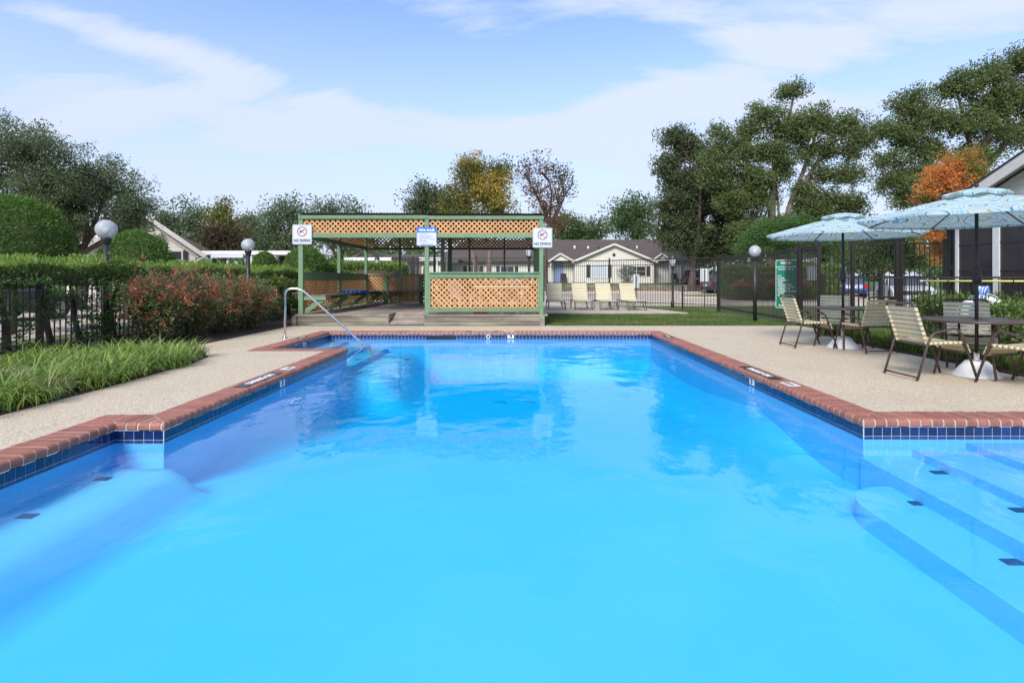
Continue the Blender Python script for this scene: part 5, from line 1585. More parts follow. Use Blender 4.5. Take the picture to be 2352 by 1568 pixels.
# --- hedges
def hedge(label, x0, x1, y0, y1, zl, zh, n, size, seed, top="hedge_top", stems=True, wob=.10):
    rng = np.random.default_rng(seed)
    root = thing("hedge", label, "hedge", ((x0 + x1) / 2, y0, 0))
    w = lambda a, b: .5 * (np.sin(a * 1.7 + seed) + np.sin(a * 3.9 + b * 2 + 1))
    # faces: top, the two long sides, the two ends
    At, As_, Ae = (x1 - x0) * (y1 - y0), (y1 - y0) * (zh - zl), (x1 - x0) * (zh - zl)
    S = At + 2 * As_ + 2 * Ae
    parts = []
    for kind, area in (("t", At * 1.25), ("l", As_ * .7), ("r", As_ * 1.3), ("a", Ae), ("b", Ae)):
        m = int(n * area / S); u = rng.random(m); v = rng.random(m); dp = rng.random(m) ** 1.6 * .22
        x = x0 + u * (x1 - x0); y = y0 + v * (y1 - y0); z = zl + u * (zh - zl)
        if kind == "t": P = np.stack([x, y, zh + wob * w(y, x) - dp], 1); nr = (0, 0, 1)
        elif kind == "l": P = np.stack([x0 + wob * w(y, z) + dp, y, z], 1); nr = (-1, 0, 0)
        elif kind == "r": P = np.stack([x1 + wob * w(y, z) - dp, y, z + wob * .5 * w(y, z)], 1); nr = (1, 0, 0)
        elif kind == "a": P = np.stack([x0 + v * (x1 - x0), np.full(m, y0) + wob * w(x, z) + dp, z], 1); nr = (0, -1, 0)
        else: P = np.stack([x0 + v * (x1 - x0), np.full(m, y1) - dp, z], 1); nr = (0, 1, 0)
        parts.append((P, np.tile(nr, (m, 1))))
    P = np.concatenate([a for a, b in parts]); Nn = np.concatenate([b for a, b in parts]).astype(float)
    A = Nn * .5 + rng.normal(size=P.shape) * .55; A[:, 2] += .35
    L = size * rng.uniform(.7, 1.4, len(P))
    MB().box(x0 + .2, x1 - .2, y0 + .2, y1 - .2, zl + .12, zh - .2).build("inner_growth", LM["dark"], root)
    leaf_object("foliage", P, L, L * .36, A, LM["hedge"], root)
    m = int(n * .28 * At / S * 1.2)                               # pale new shoots on the clipped top
    Q = np.stack([x0 + rng.random(m) * (x1 - x0), y0 + rng.random(m) * (y1 - y0), np.zeros(m)], 1)
    Q[:, 2] = zh + wob * w(Q[:, 1], Q[:, 0]) + rng.random(m) ** 4 * .15
    A = rng.normal(size=Q.shape) * .45; A[:, 2] += 1
    L = size * rng.uniform(.8, 1.6, m)
    leaf_object("new_shoots", Q, L, L * .34, A, LM[top], root)
    if stems:
        y = y0 + .4
        while y < y1 - .3:
            x = (x0 + x1) / 2 + rng.uniform(-.25, .25)
            MB().tube(branch_path(rng, (x, y, -.05), (x + rng.uniform(-.2, .2), y + rng.uniform(-.3, .3), zl + .15), 0, 4), [.055, .05, .045, .04, .03], 6).build("stem", M["bark"], root); y += rng.uniform(.55, 1.0)
    return root
def sprays(root, name, centres, per, r, size, leaf, seed, up=.5, aspect=.34):
    rng = np.random.default_rng(seed); Cs, As = [], []
    for c in centres:
        m = int(per * rng.uniform(.5, 1.5))
        d = rng.normal(size=(m, 3)); d[:, 2] = np.abs(d[:, 2]) * .6 + up * .3
        Cs.append(np.array(c) + d * r * rng.uniform(.5, 1.2)); As.append(d + rng.normal(size=(m, 3)) * .4)
    C_ = np.concatenate(Cs); A = np.concatenate(As); L = size * rng.uniform(.6, 1.35, len(C_))
    return leaf_object(name, C_, L, L * aspect, A, LM[leaf], root)
hd = hedge("long clipped hedge growing through the black fence at the left", -8.9, -7.60, 5.2, 20.5, 1.12, 1.49, 84000, .062, 21, wob=.09)
rng = np.random.default_rng(77)
cs = [(-7.52 + rng.normal() * .13, y, z) for y, z in zip(rng.uniform(7.2, 10.9, 95), rng.uniform(.10, 1.15, 95))]
sprays(hd, "low_sprays", cs, 60, .10, .058, "bright", 78)
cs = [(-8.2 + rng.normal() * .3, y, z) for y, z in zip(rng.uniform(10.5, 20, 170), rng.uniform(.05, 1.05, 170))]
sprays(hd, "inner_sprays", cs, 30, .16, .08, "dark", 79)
cs = [(-7.5 + rng.normal() * .1, y, z) for y, z in zip(rng.uniform(14.8, 20, 120), rng.uniform(.1, 1.2, 120))]
sprays(hd, "low_sprays", cs, 80, .14, .08, "hedge", 80)
hedge("low clipped hedge seen through the back of the pavilion", -9.2, -5.2, 24.6, 26.2, .2, 1.86, 15000, .10, 22, stems=False)
hedge("dark clipped shrubs in front of the far road at the right, raised to fill the shade under the trees", 12.4, 19.5, 33.8, 35.2, .05, 2.0, 13000, .13, 24, top="hedge", stems=False)  # low hedge, its extra height added to stand for the trees' dark undersides
hedge("leafy green hedge behind the low fence and the tables", 9.15, 10.4, 10.4, 13.2, .05, .78, 9000, .075, 25, top="hedge", stems=False)

# --- red-tipped shrubs in front of the hedge
def shrub(label, x, y, r, h, seed, tips=110, leaf="shrub"):
    rng = np.random.default_rng(seed)
    root = thing("red_tipped_shrub", label, "shrub", (x, y, 0), 0, "red tipped shrubs in front of the hedge")
    cl = []
    for k in range(26):
        a = rng.uniform(0, 2 * PI); q = math.sqrt(rng.random())
        e = np.array([x + r * .95 * q * math.cos(a), y + r * .95 * q * math.sin(a), h * (1.0 - .38 * q * q) * rng.uniform(.80, 1.03)])
        s = np.array([x + .22 * q * math.cos(a), y + .22 * q * math.sin(a), -.03])
        pth = branch_path(rng, s, e, .08, 5); MB().tube(pth, [.013, .011, .010, .008, .006, .004], 5, cap=False).build("stem", M["bark"], root)
        for t in (1, 2, 3, 4, 5): cl.append((pth[t], t))
        for j in range(3):
            b = np.array(pth[3 + j % 3]) + rng.normal(size=3) * np.array([.16, .16, .10]); cl.append((b, 4))
    Cs, As = [], []
    for c, t in cl:
        m = int(rng.uniform(30, 60) * (.45 if t <= 1 else 1)); d = rng.normal(size=(m, 3)) * np.array([.11, .11, .085])
        Cs.append(np.array(c) + d); As.append(d * 6 + rng.normal(size=(m, 3)) * .5 + np.array([0, 0, .2]))
    C_ = np.concatenate(Cs); C_[:, 2] = np.maximum(C_[:, 2], .05); A = np.concatenate(As); L = .062 * rng.uniform(.6, 1.4, len(C_))
    leaf_object("foliage", C_, L, L * .38, A, LM[leaf], root)
    hi = [c for c, t in cl if t >= 4]
    Cs, As = [], []
    for k in range(tips):
        c = np.array(hi[rng.integers(len(hi))]) + rng.normal(size=3) * .07 + np.array([.05, -.03, .05])
        m = rng.integers(7, 18); d = rng.normal(size=(m, 3)) * .028
        Cs.append(c + d); As.append(d * 20 + rng.normal(size=(m, 3)) * .4 + np.array([0, 0, .5]))
    C_ = np.concatenate(Cs); A = np.concatenate(As); L = .052 * rng.uniform(.6, 1.3, len(C_))
    leaf_object("red_tips", C_, L, L * .42, A, LM["tips"], root)
for i, (lb, x, y, r, h, tp) in enumerate((
    ("nearest red tipped shrub, just right of the nearest globe lamp post", -6.95, 10.75, .62, 1.36, 210),
    ("second red tipped shrub from the nearest globe lamp post", -6.95, 11.75, .70, 1.34, 210),
    ("third red tipped shrub from the nearest globe lamp post", -6.9, 12.9, .70, 1.30, 190),
    ("farthest red tipped shrub, next to the handrail", -6.85, 14.0, .72, 1.25, 150))):
    shrub(lb, x, y, r, h, 90 + i, tp)
for i, (x, y) in enumerate(((13.0, 33.0), (14.8, 33.0), (16.6, 33.1))):
    rng = np.random.default_rng(300 + i)
    r_ = thing("flowering_shrub", ("red flowering shrub behind the right fence, beside the globe lamp post", "red flowering shrub behind the green rules sign", "red flowering shrub behind the gate latch")[i], "shrub", (x, y, 0), 0, "red flowering shrubs beyond the right fence")
    d = unit_dirs(rng, 1500); d[:, 2] = np.abs(d[:, 2])
    C_ = np.array((x, y, .1)) + d * np.array([.75, .6, 1.05]) * rng.uniform(.5, 1, (1500, 1)); L = .12 * rng.uniform(.7, 1.3, 1500)
    leaf_object("foliage", C_, L, L * .45, d + rng.normal(size=d.shape) * .5, LM["hedge"], r_)
    C2 = C_[C_[:, 2] > .7][:170] + np.array((0, -.08, .1)); L = .13 * rng.uniform(.7, 1.3, len(C2))
    leaf_object("red_flowers", C2, L, L * .6, unit_dirs(rng, len(C2)), LM["tips"], r_)
# grey-leaved sapling and low plants in the bed before the cream house
p = at(1440, 640, 50)
tree("silver_shrub", "silvery shrub growing before the windows of the cream house", (p.x, 50, 0), [lobe(1438, 628, 50, 22, 18), (p.x, 50, 1.0, .5, .5, .6)], leafmat("silver_leaves", (.20, .23, .18), (.32, .34, .28)), clumps=40, per=30, size=.16, cr=.22, trunk_r=.05, seed=99, cat="shrub")

# --- lily turf (blade by blade, one mass each side of the deck)
def blades(name, pts, h, spread, seed, wid=.011, segs=4, per=1, mat="blade"):
    rng = np.random.default_rng(seed)
    n = len(pts); pts = np.asarray(pts)
    az = rng.uniform(0, 2 * PI, n); Lb = h * rng.uniform(.7, 1.35, n); bend = rng.uniform(.5, 1.7, n) * spread
    dx, dy = np.cos(az), np.sin(az)
    V_ = np.empty((n, segs + 1, 2, 3)); ang = rng.uniform(.05, .5, n); px = pts[:, 0].copy(); py = pts[:, 1].copy(); pz = pts[:, 2].copy()
    for k in range(segs + 1):
        t = k / segs; wk = wid * (1 - t) ** .6 * rng.uniform(.9, 1.1, n) * .5 + .0008
        for s, sg in ((0, -1), (1, 1)):
            V_[:, k, s, 0] = px - dy * wk * sg; V_[:, k, s, 1] = py + dx * wk * sg; V_[:, k, s, 2] = pz
        st = Lb / segs; px = px + dx * np.sin(ang) * st; py = py + dy * np.sin(ang) * st; pz = np.maximum(.02, pz + np.cos(ang) * st); ang = ang + bend / segs
    idx = []
    b = np.arange(n)[:, None] * (segs + 1) * 2
    for k in range(segs):
        idx.append(np.concatenate([b + 2 * k, b + 2 * k + 1, b + 2 * k + 3, b + 2 * k + 2], 1))
    idx = np.stack(idx, 1)
    o = quads_object(name, V_.reshape(-1, 3), n * segs, LM[mat], None, idx.ravel()); o["kind"] = "stuff"
    return o
rng = np.random.default_rng(41)
pts = []
tufts = [(x, y) for x, y in zip(rng.uniform(-6.9, -4.80, 560), rng.uniform(4.4, 8.9, 560)) if not (6.95 < y < 7.12 and x > -5.3) and not (y > 8.3 and x < -6.5) and not (y > 8.2 and x > -5.0)]
for x, y in tufts:
    for k in range(34): pts.append((x + rng.normal() * .045, y + rng.normal() * .05, .0))
o = blades("lily_turf", pts, .37, 2.1, 42, wid=.015, segs=5); tag(o, "clumps of arching lily turf beside the deck at the left", "ground cover")
pts = []
for k in range(330):
    y = rng.uniform(5.5, 12.3); x0 = 6.62 if y < 9.5 else 6.62 + (y - 9.5) * .10
    x = x0 + abs(rng.normal()) * .30 + .02
    for j in range(34): pts.append((x + rng.normal() * .05, y + rng.normal() * .05, 0))
for k in range(26):
    x, y = 6.95 + rng.normal() * .10, 12.75 + rng.normal() * .16
    for j in range(40): pts.append((x + rng.normal() * .04, y + rng.normal() * .04, 0))
o = blades("lily_turf", pts, .30, 1.3, 43); tag(o, "strip of lily turf between the deck and the low fence at the right", "ground cover")
# short turf on the lawn beyond the deck
n = 42000
x = rng.uniform(.7, 7.4, n); y = 14.82 + rng.random(n) ** 1.3 * 9.0
keep = ~((x < 5.9) & (y > 19.9 + .0 * x)) & (x < 7.35)
pts = np.stack([x, y, np.full(n, -.016)], 1)[keep]
o = blades("lawn_grass", pts, .042, .9, 44, wid=.008, segs=2, mat="turf"); tag(o, "short mown grass between the deck and the far fence", "grass")
# fallen leaves on the deck and the mulch

# ------------------------------------------------------------------ lamps
def globe_mat():
    m, t, b, o = nt("prismatic_globe")
    t.nodes.remove(b)
    v = N(t, "ShaderNodeTexCoord").outputs["Object"]
    wv = N(t, "ShaderNodeTexWave", wave_type="BANDS", bands_direction="Z"); wv.inputs["Scale"].default_value = 22; wv.inputs["Distortion"].default_value = 0
    t.links.new(v, wv.inputs["Vector"])
    nrm = bump(t, wv.outputs["Fac"], .25, .01)
    gl = N(t, "ShaderNodeBsdfGlossy"); gl.inputs["Roughness"].default_value = .12; t.links.new(nrm, gl.inputs["Normal"]); gl.inputs["Color"].default_value = (.9, .93, 1, 1)
    tr = N(t, "ShaderNodeBsdfTransparent"); tr.inputs["Color"].default_value = (.90, .91, .96, 1)
    df = N(t, "ShaderNodeBsdfTranslucent"); df.inputs["Color"].default_value = (.92, .92, .97, 1)
    di = N(t, "ShaderNodeBsdfDiffuse"); di.inputs["Color"].default_value = (.90, .91, .96, 1)
    a = N(t, "ShaderNodeMixShader"); a.inputs[0].default_value = .68; t.links.new(df.outputs[0], a.inputs[1]); t.links.new(di.outputs[0], a.inputs[2])
    b2 = N(t, "ShaderNodeMixShader"); b2.inputs[0].default_value = .45; t.links.new(a.outputs[0], b2.inputs[1]); t.links.new(tr.outputs[0], b2.inputs[2])
    fr = N(t, "ShaderNodeFresnel"); fr.inputs["IOR"].default_value = 1.4; t.links.new(nrm, fr.inputs["Normal"])
    c = N(t, "ShaderNodeMixShader"); t.links.new(fr.outputs[0], c.inputs[0]); t.links.new(b2.outputs[0], c.inputs[1]); t.links.new(gl.outputs[0], c.inputs[2])
    t.links.new(c.outputs[0], o.inputs["Surface"])
    return m
M["globe"] = globe_mat()
def globe_lamp(label, x, y, zc, r=.172):
    root = thing("globe_lamp", label, "lamp post", (x, y, 0), 0, "globe lamp posts round the pool")
    zn = zc - r * .93
    MB().tube([(0, 0, -.05), (0, 0, zn - .05)], .055, 14).build("post", M["frame_black"], root, world=False)
    MB().lathe([(.056, zn - .12), (.075, zn - .06), (.09, zn - .01), (.085, zn + .012), (.03, zn + .014)], (0, 0, 0), 18).build("fitter", M["frame_black"], root, world=False)
    k = math.acos(.93)
    prof = [(r * math.sin(PI - t), r * math.cos(PI - t)) for t in np.linspace(k, PI - .001, 22)]
    g_ = MB().lathe([(a, b) for a, b in prof], (0, 0, 0), 32).build("globe", M["globe"], root, world=False); g_.location = (0, 0, zc)
    MB().lathe([(.022, zn + .015), (.022, zn + .08), (.03, zn + .085), (.055, zn + .14), (.05, zn + .19), (.001, zn + .21)], (0, 0, 0), 14).build("bulb", M["white_paint"], root, world=False)
    return root
p = at(244, 527, 10.5); globe_lamp("globe lamp on a black post standing in the long hedge nearest the camera", p.x, 10.5, p.z, .178)
p = at(570, 563, 15.0); globe_lamp("globe lamp on a black post above the hedge beside the pavilion", p.x, 15.0, p.z)
p = at(1734, 577, 16.3); globe_lamp("globe lamp on a black post in front of the picket fence by the green sign", p.x, 16.3, p.z)

M["lantern_glass"] = pm("lantern_glass", (.62, .66, .72), (.5, .54, .6), rough=.15)
def lantern(label, x, y, h, s=1.0):
    root = thing("lantern_post", label, "lamp post", (x, y, hgt(x, y)), 0, "old style lantern posts")
    zt = h - .72 * s
    MB().tube([(0, 0, -.05), (0, 0, .35), (0, 0, .36), (0, 0, zt)], [.075, .07, .05, .042], 12).build("post", M["frame_black"], root, world=False)
    MB().lathe([(.06, zt - .05), (.10, zt), (.12 * s, zt + .05), (.04, zt + .051)], (0, 0, 0), 12).build("fitter", M["frame_black"], root, world=False)
    g_ = MB().lathe([(.10 * s, zt + .05), (.165 * s, zt + .36 * s)], (0, 0, 0), 6, smooth=False).build("glass", M["lantern_glass"], root, world=False)
    mb = MB()
    for k in range(6):
        a = 2 * PI * k / 6
        mb.tube([(.102 * s * math.cos(a), .102 * s * math.sin(a), zt + .05), (.168 * s * math.cos(a), .168 * s * math.sin(a), zt + .36 * s)], .009, 5)
    mb.build("glass_frame", M["frame_black"], g_, world=False)
    MB().lathe([(.19 * s, zt + .35 * s), (.19 * s, zt + .37 * s), (.12 * s, zt + .50 * s), (.07 * s, zt + .56 * s), (.03, zt + .60 * s), (.03, zt + .64 * s), (.012, zt + .66 * s), (.001, zt + .72 * s)], (0, 0, 0), 12).build("lantern_cap", M["frame_black"], root, world=False)
lantern("black lantern post behind the pavilion, its head just left of the NO DIVING sign", .38, 24.3, 2.95)
lantern("grey lantern post beyond the far fence in front of the cream house", 6.52, 24.0, 2.52)
lantern("small lantern post far beyond the pavilion beside the carport roof", -9.3, 36.5, 2.9)
lantern("small lantern post far behind the double gate beside the clubhouse", at(2187, 640, 40).x, 40, 1.75, .8)

# ------------------------------------------------------------------ signs on the far side and the green rules board
def board_sign(label, x, y, z0, z1, w, rz=0, group="white sign boards seen from behind beyond the fence"):
    root = thing("notice_sign", label, "sign", (x, y, 0), rz, group)
    MB().box(-w / 2, w / 2, -.004, .004, z0, z1).build("board", M["sign_white"], root, world=False)
    MB().box(-.025, .025, -.035, -.005, -.1, z1 - .05).build("post", M["steel"], root, world=False)
    return root
p = at(1618, 640, 24.2); board_sign("blank white sign back on a post left of the fence's corner", p.x, 24.2, 1.12, 1.68, .36)
p = at(1461, 640, 27.5); board_sign("blank white sign back on a post behind the rightmost lounge chair", p.x, 27.5, .78, 1.45, .30)
gs = thing("gate_notice", "blank white notice on the picket gate, seen from behind through the pickets", "sign", (7.40, 14.25, 1.4))
MB().box(7.385, 7.392, 14.02, 14.48, 1.20, 1.56).build("plate", M["sign_white"], gs)

gA, gB = at(1782, 640, 16.0), at(1830, 640, 15.42)
c = Vector(((gA.x + gB.x) / 2, (gA.y + gB.y) / 2, 1.09))
u = Vector((gB.x - gA.x, gB.y - gA.y, 0)); gw = u.length; u.normalize(); nrm = u.cross(Vector((0, 0, 1)))
gh = 1.36
rs_ = thing("rules_board", "tall green POOL RULES board with white lettering on the right fence", "sign", c)
MB().plate(c, u, (0, 0, 1), nrm, rrect(gw, gh, .03), .006).build("board", M["sign_green"], rs_)
mb = MB(); frame_strip(mb, c, u, (0, 0, 1), nrm, rrect(gw - .004, gh - .004, .03), rrect(gw - .032, gh - .032, .022), .0075); mb.build("border", M["ink_white"], rs_)
Zv = Vector((0, 0, 1)); pf = lambda a, z: c + u * a + Zv * z + nrm * .008
lettering("POOL RULES", .092, M["ink_white"], rs_, pf(0, .585), u, Zv, bold=.003, sx=.62)
lettering("This pool is for the enjoyment of our residents.\nPlease observe the following rules:", .052, M["ink_white"], rs_, pf(0, .45), u, Zv, bold=.0012, sx=.66, line=1.3)
lettering("• NO PETS\n• NO GLASSWARE\n• NO ALCOHOL PERMITTED\n• NO DIVING\n• GUESTS MUST BE ACCOMPANIED\n   BY RESIDENTS (Two Guests Per Residence)\n• NO RUNNING OR HORSEPLAY\n• CHILDREN UNDER 14 MUST BE ACCOMPANIED\n   BY AN ADULT\n• SHOWER BEFORE ENTERING", .050, M["ink_white"], rs_,
          pf(-gw / 2 + .05, -.05), u, Zv, bold=.0012, sx=.58, align="LEFT", line=1.22)
lettering("WARNING\nNo Lifeguard On Duty", .07, M["ink_white"], rs_, pf(0, -.56), u, Zv, bold=.0022, sx=.7, line=1.25)
mb = MB()
for a in (-gw / 2 + .06, gw / 2 - .06): mb.beam(c + u * a - nrm * .02 + Zv * -.65, c + u * a - nrm * .02 + Zv * .65, .03, .03)
mb.beam(c - nrm * .05 - u * gw / 2, c - nrm * .05 + u * (gw / 2 + .0), .03, .03)
mb.build("backing_frame", M["frame_black"], rs_)

# ------------------------------------------------------------------ strap furniture
def strap(mb, p0, p1, w, nrm, t=.005):
    """a flat vinyl strap between two rails"""
    p0 = Vector(p0); p1 = Vector(p1)
    mb.beam(p0, p1, w, t, up=nrm)
def armchair(label, x, y, rz):
    """local frame: +x is forward (rear feet at x=-.37), y across"""
    t = thing("strap_armchair", label, "chair", (x, y, 0), rz, "strap armchairs round the two umbrella tables")
    W = .29; S = .25; r = .0145; o = -.37
    for sy in (-1, 1):
        yy = sy * W
        pts = [(o, yy, .012), (o + .135, yy, .46), (o + .185, yy, .575), (o + .48, yy, .645), (o + .555, yy, .57), (o + .75, yy, .012)]
        MB().tube(rounded(pts, .09, 6), r, 9).build("side_frame", M["brown_metal"], t, world=False)
    MB().tube([(o + .012, -W, .045), (o + .012, W, .045)], .012, 8).build("stretcher", M["brown_metal"], t, world=False)
    # back frame: an upright hoop; seat frame with a drop front
    hoop = rounded([(o + .155, -S, .42), (o + .0, -S, .90), (o - .012, -S + .02, .935), (o - .012, S - .02, .935), (o + .0, S, .90), (o + .155, S, .42)], .06, 6)
    MB().tube(hoop, r, 9).build("back_frame", M["brown_metal"], t, world=False)
    mb = MB()
    for sy in (-1, 1):
        mb.tube(rounded([(o + .13, sy * S, .445), (o + .40, sy * S, .452), (o + .60, sy * S, .462), (o + .66, sy * S, .335)], .06, 6), .013, 8)
        mb.tube([(o + .64, sy * S, .38), (o + .640, sy * W, .36)], .012, 6)
    mb.tube([(o + .145, -W, .435), (o + .145, W, .435)], .0135, 8); mb.tube([(o + .658, -S - .02, .335), (o + .658, S + .02, .335)], .012, 8)
    mb.tube([(o + .40, -S, .445), (o + .40, S, .445)], .010, 6)
    mb.build("seat_frame", M["brown_metal"], t, world=False)
    nb_ = 8
    for k in range(nb_):
        f = (k + .6) / (nb_ + .25)
        z = .43 + (.905 - .43) * f; xb = o + .152 - .155 * f
        n_ = Vector((.95, 0, .31))
        m = MB(); strap(m, (xb + .016, -S - .015, z), (xb + .016, S + .015, z), .050, n_)
        for sy in (-1, 1):                                        # the strap's wrap round the tube
            m.lathe([(.0205, -.024), (.0205, .024)], (0, 0, 0), 8)
            k0 = len(m.v) - 16
            for i in range(k0, len(m.v)):
                vx, vy, vz = m.v[i]; m.v[i] = (xb + vx - .305 * vz, sy * S + vy, z + vz * .95)
        m.build("strap", M["strap"], t, world=False)
    ns = 7
    for k in range(ns):
        xx = o + .195 + k * .062
        zz = .452 + .010 * k / ns + .013
        sag = -.012
        m = MB(); m.beam((xx, -S - .012, zz), (xx, 0, zz + sag), .054, .005, up=(0, 0, 1)); m.beam((xx, 0, zz + sag), (xx, S + .012, zz), .054, .005, up=(0, 0, 1))
        for sy in (-1, 1):
            m.tube([(xx - .026, sy * S, zz - .013), (xx + .026, sy * S, zz - .013)], .0195, 8)
        m.build("strap", M["strap"], t, world=False)
    for k in range(2):
        z = .415 - k * .052; xx = o + .645 + k * .022
        m = MB(); m.beam((xx + .016, -S - .012, z), (xx + .016, S + .012, z), .048, .005, up=(.9, 0, .38))
        for sy in (-1, 1): m.tube([(xx - .008, sy * S, z + .024), (xx + .010, sy * S, z - .024)], .0195, 8)
        m.build("strap", M["strap"], t, world=False)
    return t
proto = armchair("strap armchair at the far table, side-on in front of the green sign", 5.24, 10.25, 0.0)
def place(label, x, y, rz):
    c_ = copy_tree(proto); c_.location = (x, y, 0); c_.rotation_euler = (0, 0, rz); c_["label"] = label
    return c_
place("strap armchair behind the far table facing the pool", 6.36, 11.36, math.radians(-120))
place("strap armchair at the far table with its back to the camera", 5.90, 9.62, math.radians(100))
place("strap armchair left of the near table, side-on with its sled base towards the pool", 5.15, 7.08, math.radians(2))
place("strap armchair behind the near table, between it and the life ring", 6.36, 7.95, math.radians(-122))
place("strap armchair cut by the right edge of the picture at the near table", 5.82, 6.42, math.radians(104))

def fabric_mat():
    m, t, b, o = nt("medallion_fabric")
    v = N(t, "ShaderNodeTexCoord").outputs["Object"]
    mp = N(t, "ShaderNodeMapping"); mp.inputs["Scale"].default_value = (1, 1, .35); t.links.new(v, mp.inputs[0])
    nz = N(t, "ShaderNodeTexNoise"); nz.inputs["Scale"].default_value = 5.5; nz.inputs["Detail"].default_value = 3; t.links.new(mp.outputs[0], nz.inputs["Vector"])
    wv = N(t, "ShaderNodeVectorMath", operation="SUBTRACT"); t.links.new(nz.outputs["Color"], wv.inputs[0]); wv.inputs[1].default_value = (.5, .5, .5)
    ws = N(t, "ShaderNodeVectorMath", operation="SCALE"); ws.inputs["Scale"].default_value = .07; t.links.new(wv.outputs[0], ws.inputs[0])
    ad = N(t, "ShaderNodeVectorMath", operation="ADD"); t.links.new(mp.outputs[0], ad.inputs[0]); t.links.new(ws.outputs[0], ad.inputs[1])
    vo = N(t, "ShaderNodeTexVoronoi"); vo.inputs["Scale"].default_value = 2.3; vo.inputs["Randomness"].default_value = .25; t.links.new(ad.outputs[0], vo.inputs["Vector"])
    f = mth(t, "FRACT", mth(t, "MULTIPLY", vo.outputs["Distance"], 4.6))
    cr = N(t, "ShaderNodeValToRGB"); t.links.new(f, cr.inputs[0])
    e = cr.color_ramp; e.elements[0].position = 0; e.elements[0].color = (.55, .70, .76, 1); e.elements[1].position = 1; e.elements[1].color = (.62, .72, .74, 1)
    for p_, c_ in ((.14, (.60, .72, .76)), (.18, (.045, .28, .44)), (.25, (.05, .30, .46)), (.29, (.62, .73, .74)), (.42, (.66, .72, .70)), (.47, (.34, .40, .20)), (.53, (.55, .62, .50)), (.58, (.64, .74, .78)), (.70, (.40, .66, .80)), (.76, (.22, .52, .66)), (.82, (.60, .72, .76))):
        q = e.elements.new(p_); q.color = (*c_, 1)
    fine = rng_map(t, noise(t, 46, 2, .5, "Object"), .70, .76)
    c = mixrgb(t, fine, cr.outputs[0], (.05, .16, .24))
    t.links.new(c, b.inputs["Base Color"]); b.inputs["Roughness"].default_value = .85
    tr = N(t, "ShaderNodeBsdfTranslucent"); t.links.new(c, tr.inputs["Color"])
    mx = N(t, "ShaderNodeMixShader"); mx.inputs[0].default_value = .32; t.links.new(b.outputs[0], mx.inputs[1]); t.links.new(tr.outputs[0], mx.inputs[2])
    t.links.new(mx.outputs[0], o.inputs["Surface"])
    return m
M["fabric"] = fabric_mat()
def patio_table(label, x, y, rad=.60, rz=.2):
    t = thing("patio_table", label, "table", (x, y, 0), rz, "round brown umbrella tables")
    zt = .725
    MB().lathe([(.03, zt - .032), (rad - .02, zt - .032), (rad, zt - .03), (rad + .004, zt - .01), (rad - .004, zt), (.03, zt), (.03, zt - .032)], (0, 0, 0), 56).build("tabletop", M["table"], t, world=False)
    for k in range(4):
        a = PI / 4 + k * PI / 2; c_, s_ = math.cos(a), math.sin(a)
        MB().tube(rounded([(.40 * c_, .40 * s_, zt - .03), (.37 * c_, .37 * s_, .40), (.46 * c_, .46 * s_, .012)], .2, 6), .0155, 8).build("leg", M["brown_metal"], t, world=False)
    mb = MB()
    for k in range(2):
        a = PI / 4 + k * PI / 2; c_, s_ = math.cos(a), math.sin(a)
        mb.tube([(.375 * c_, .375 * s_, .30 + .03 * k), (-.375 * c_, -.375 * s_, .30 + .03 * k)], .010, 6)
    mb.build("stretcher", M["brown_metal"], t, world=False)
    return t
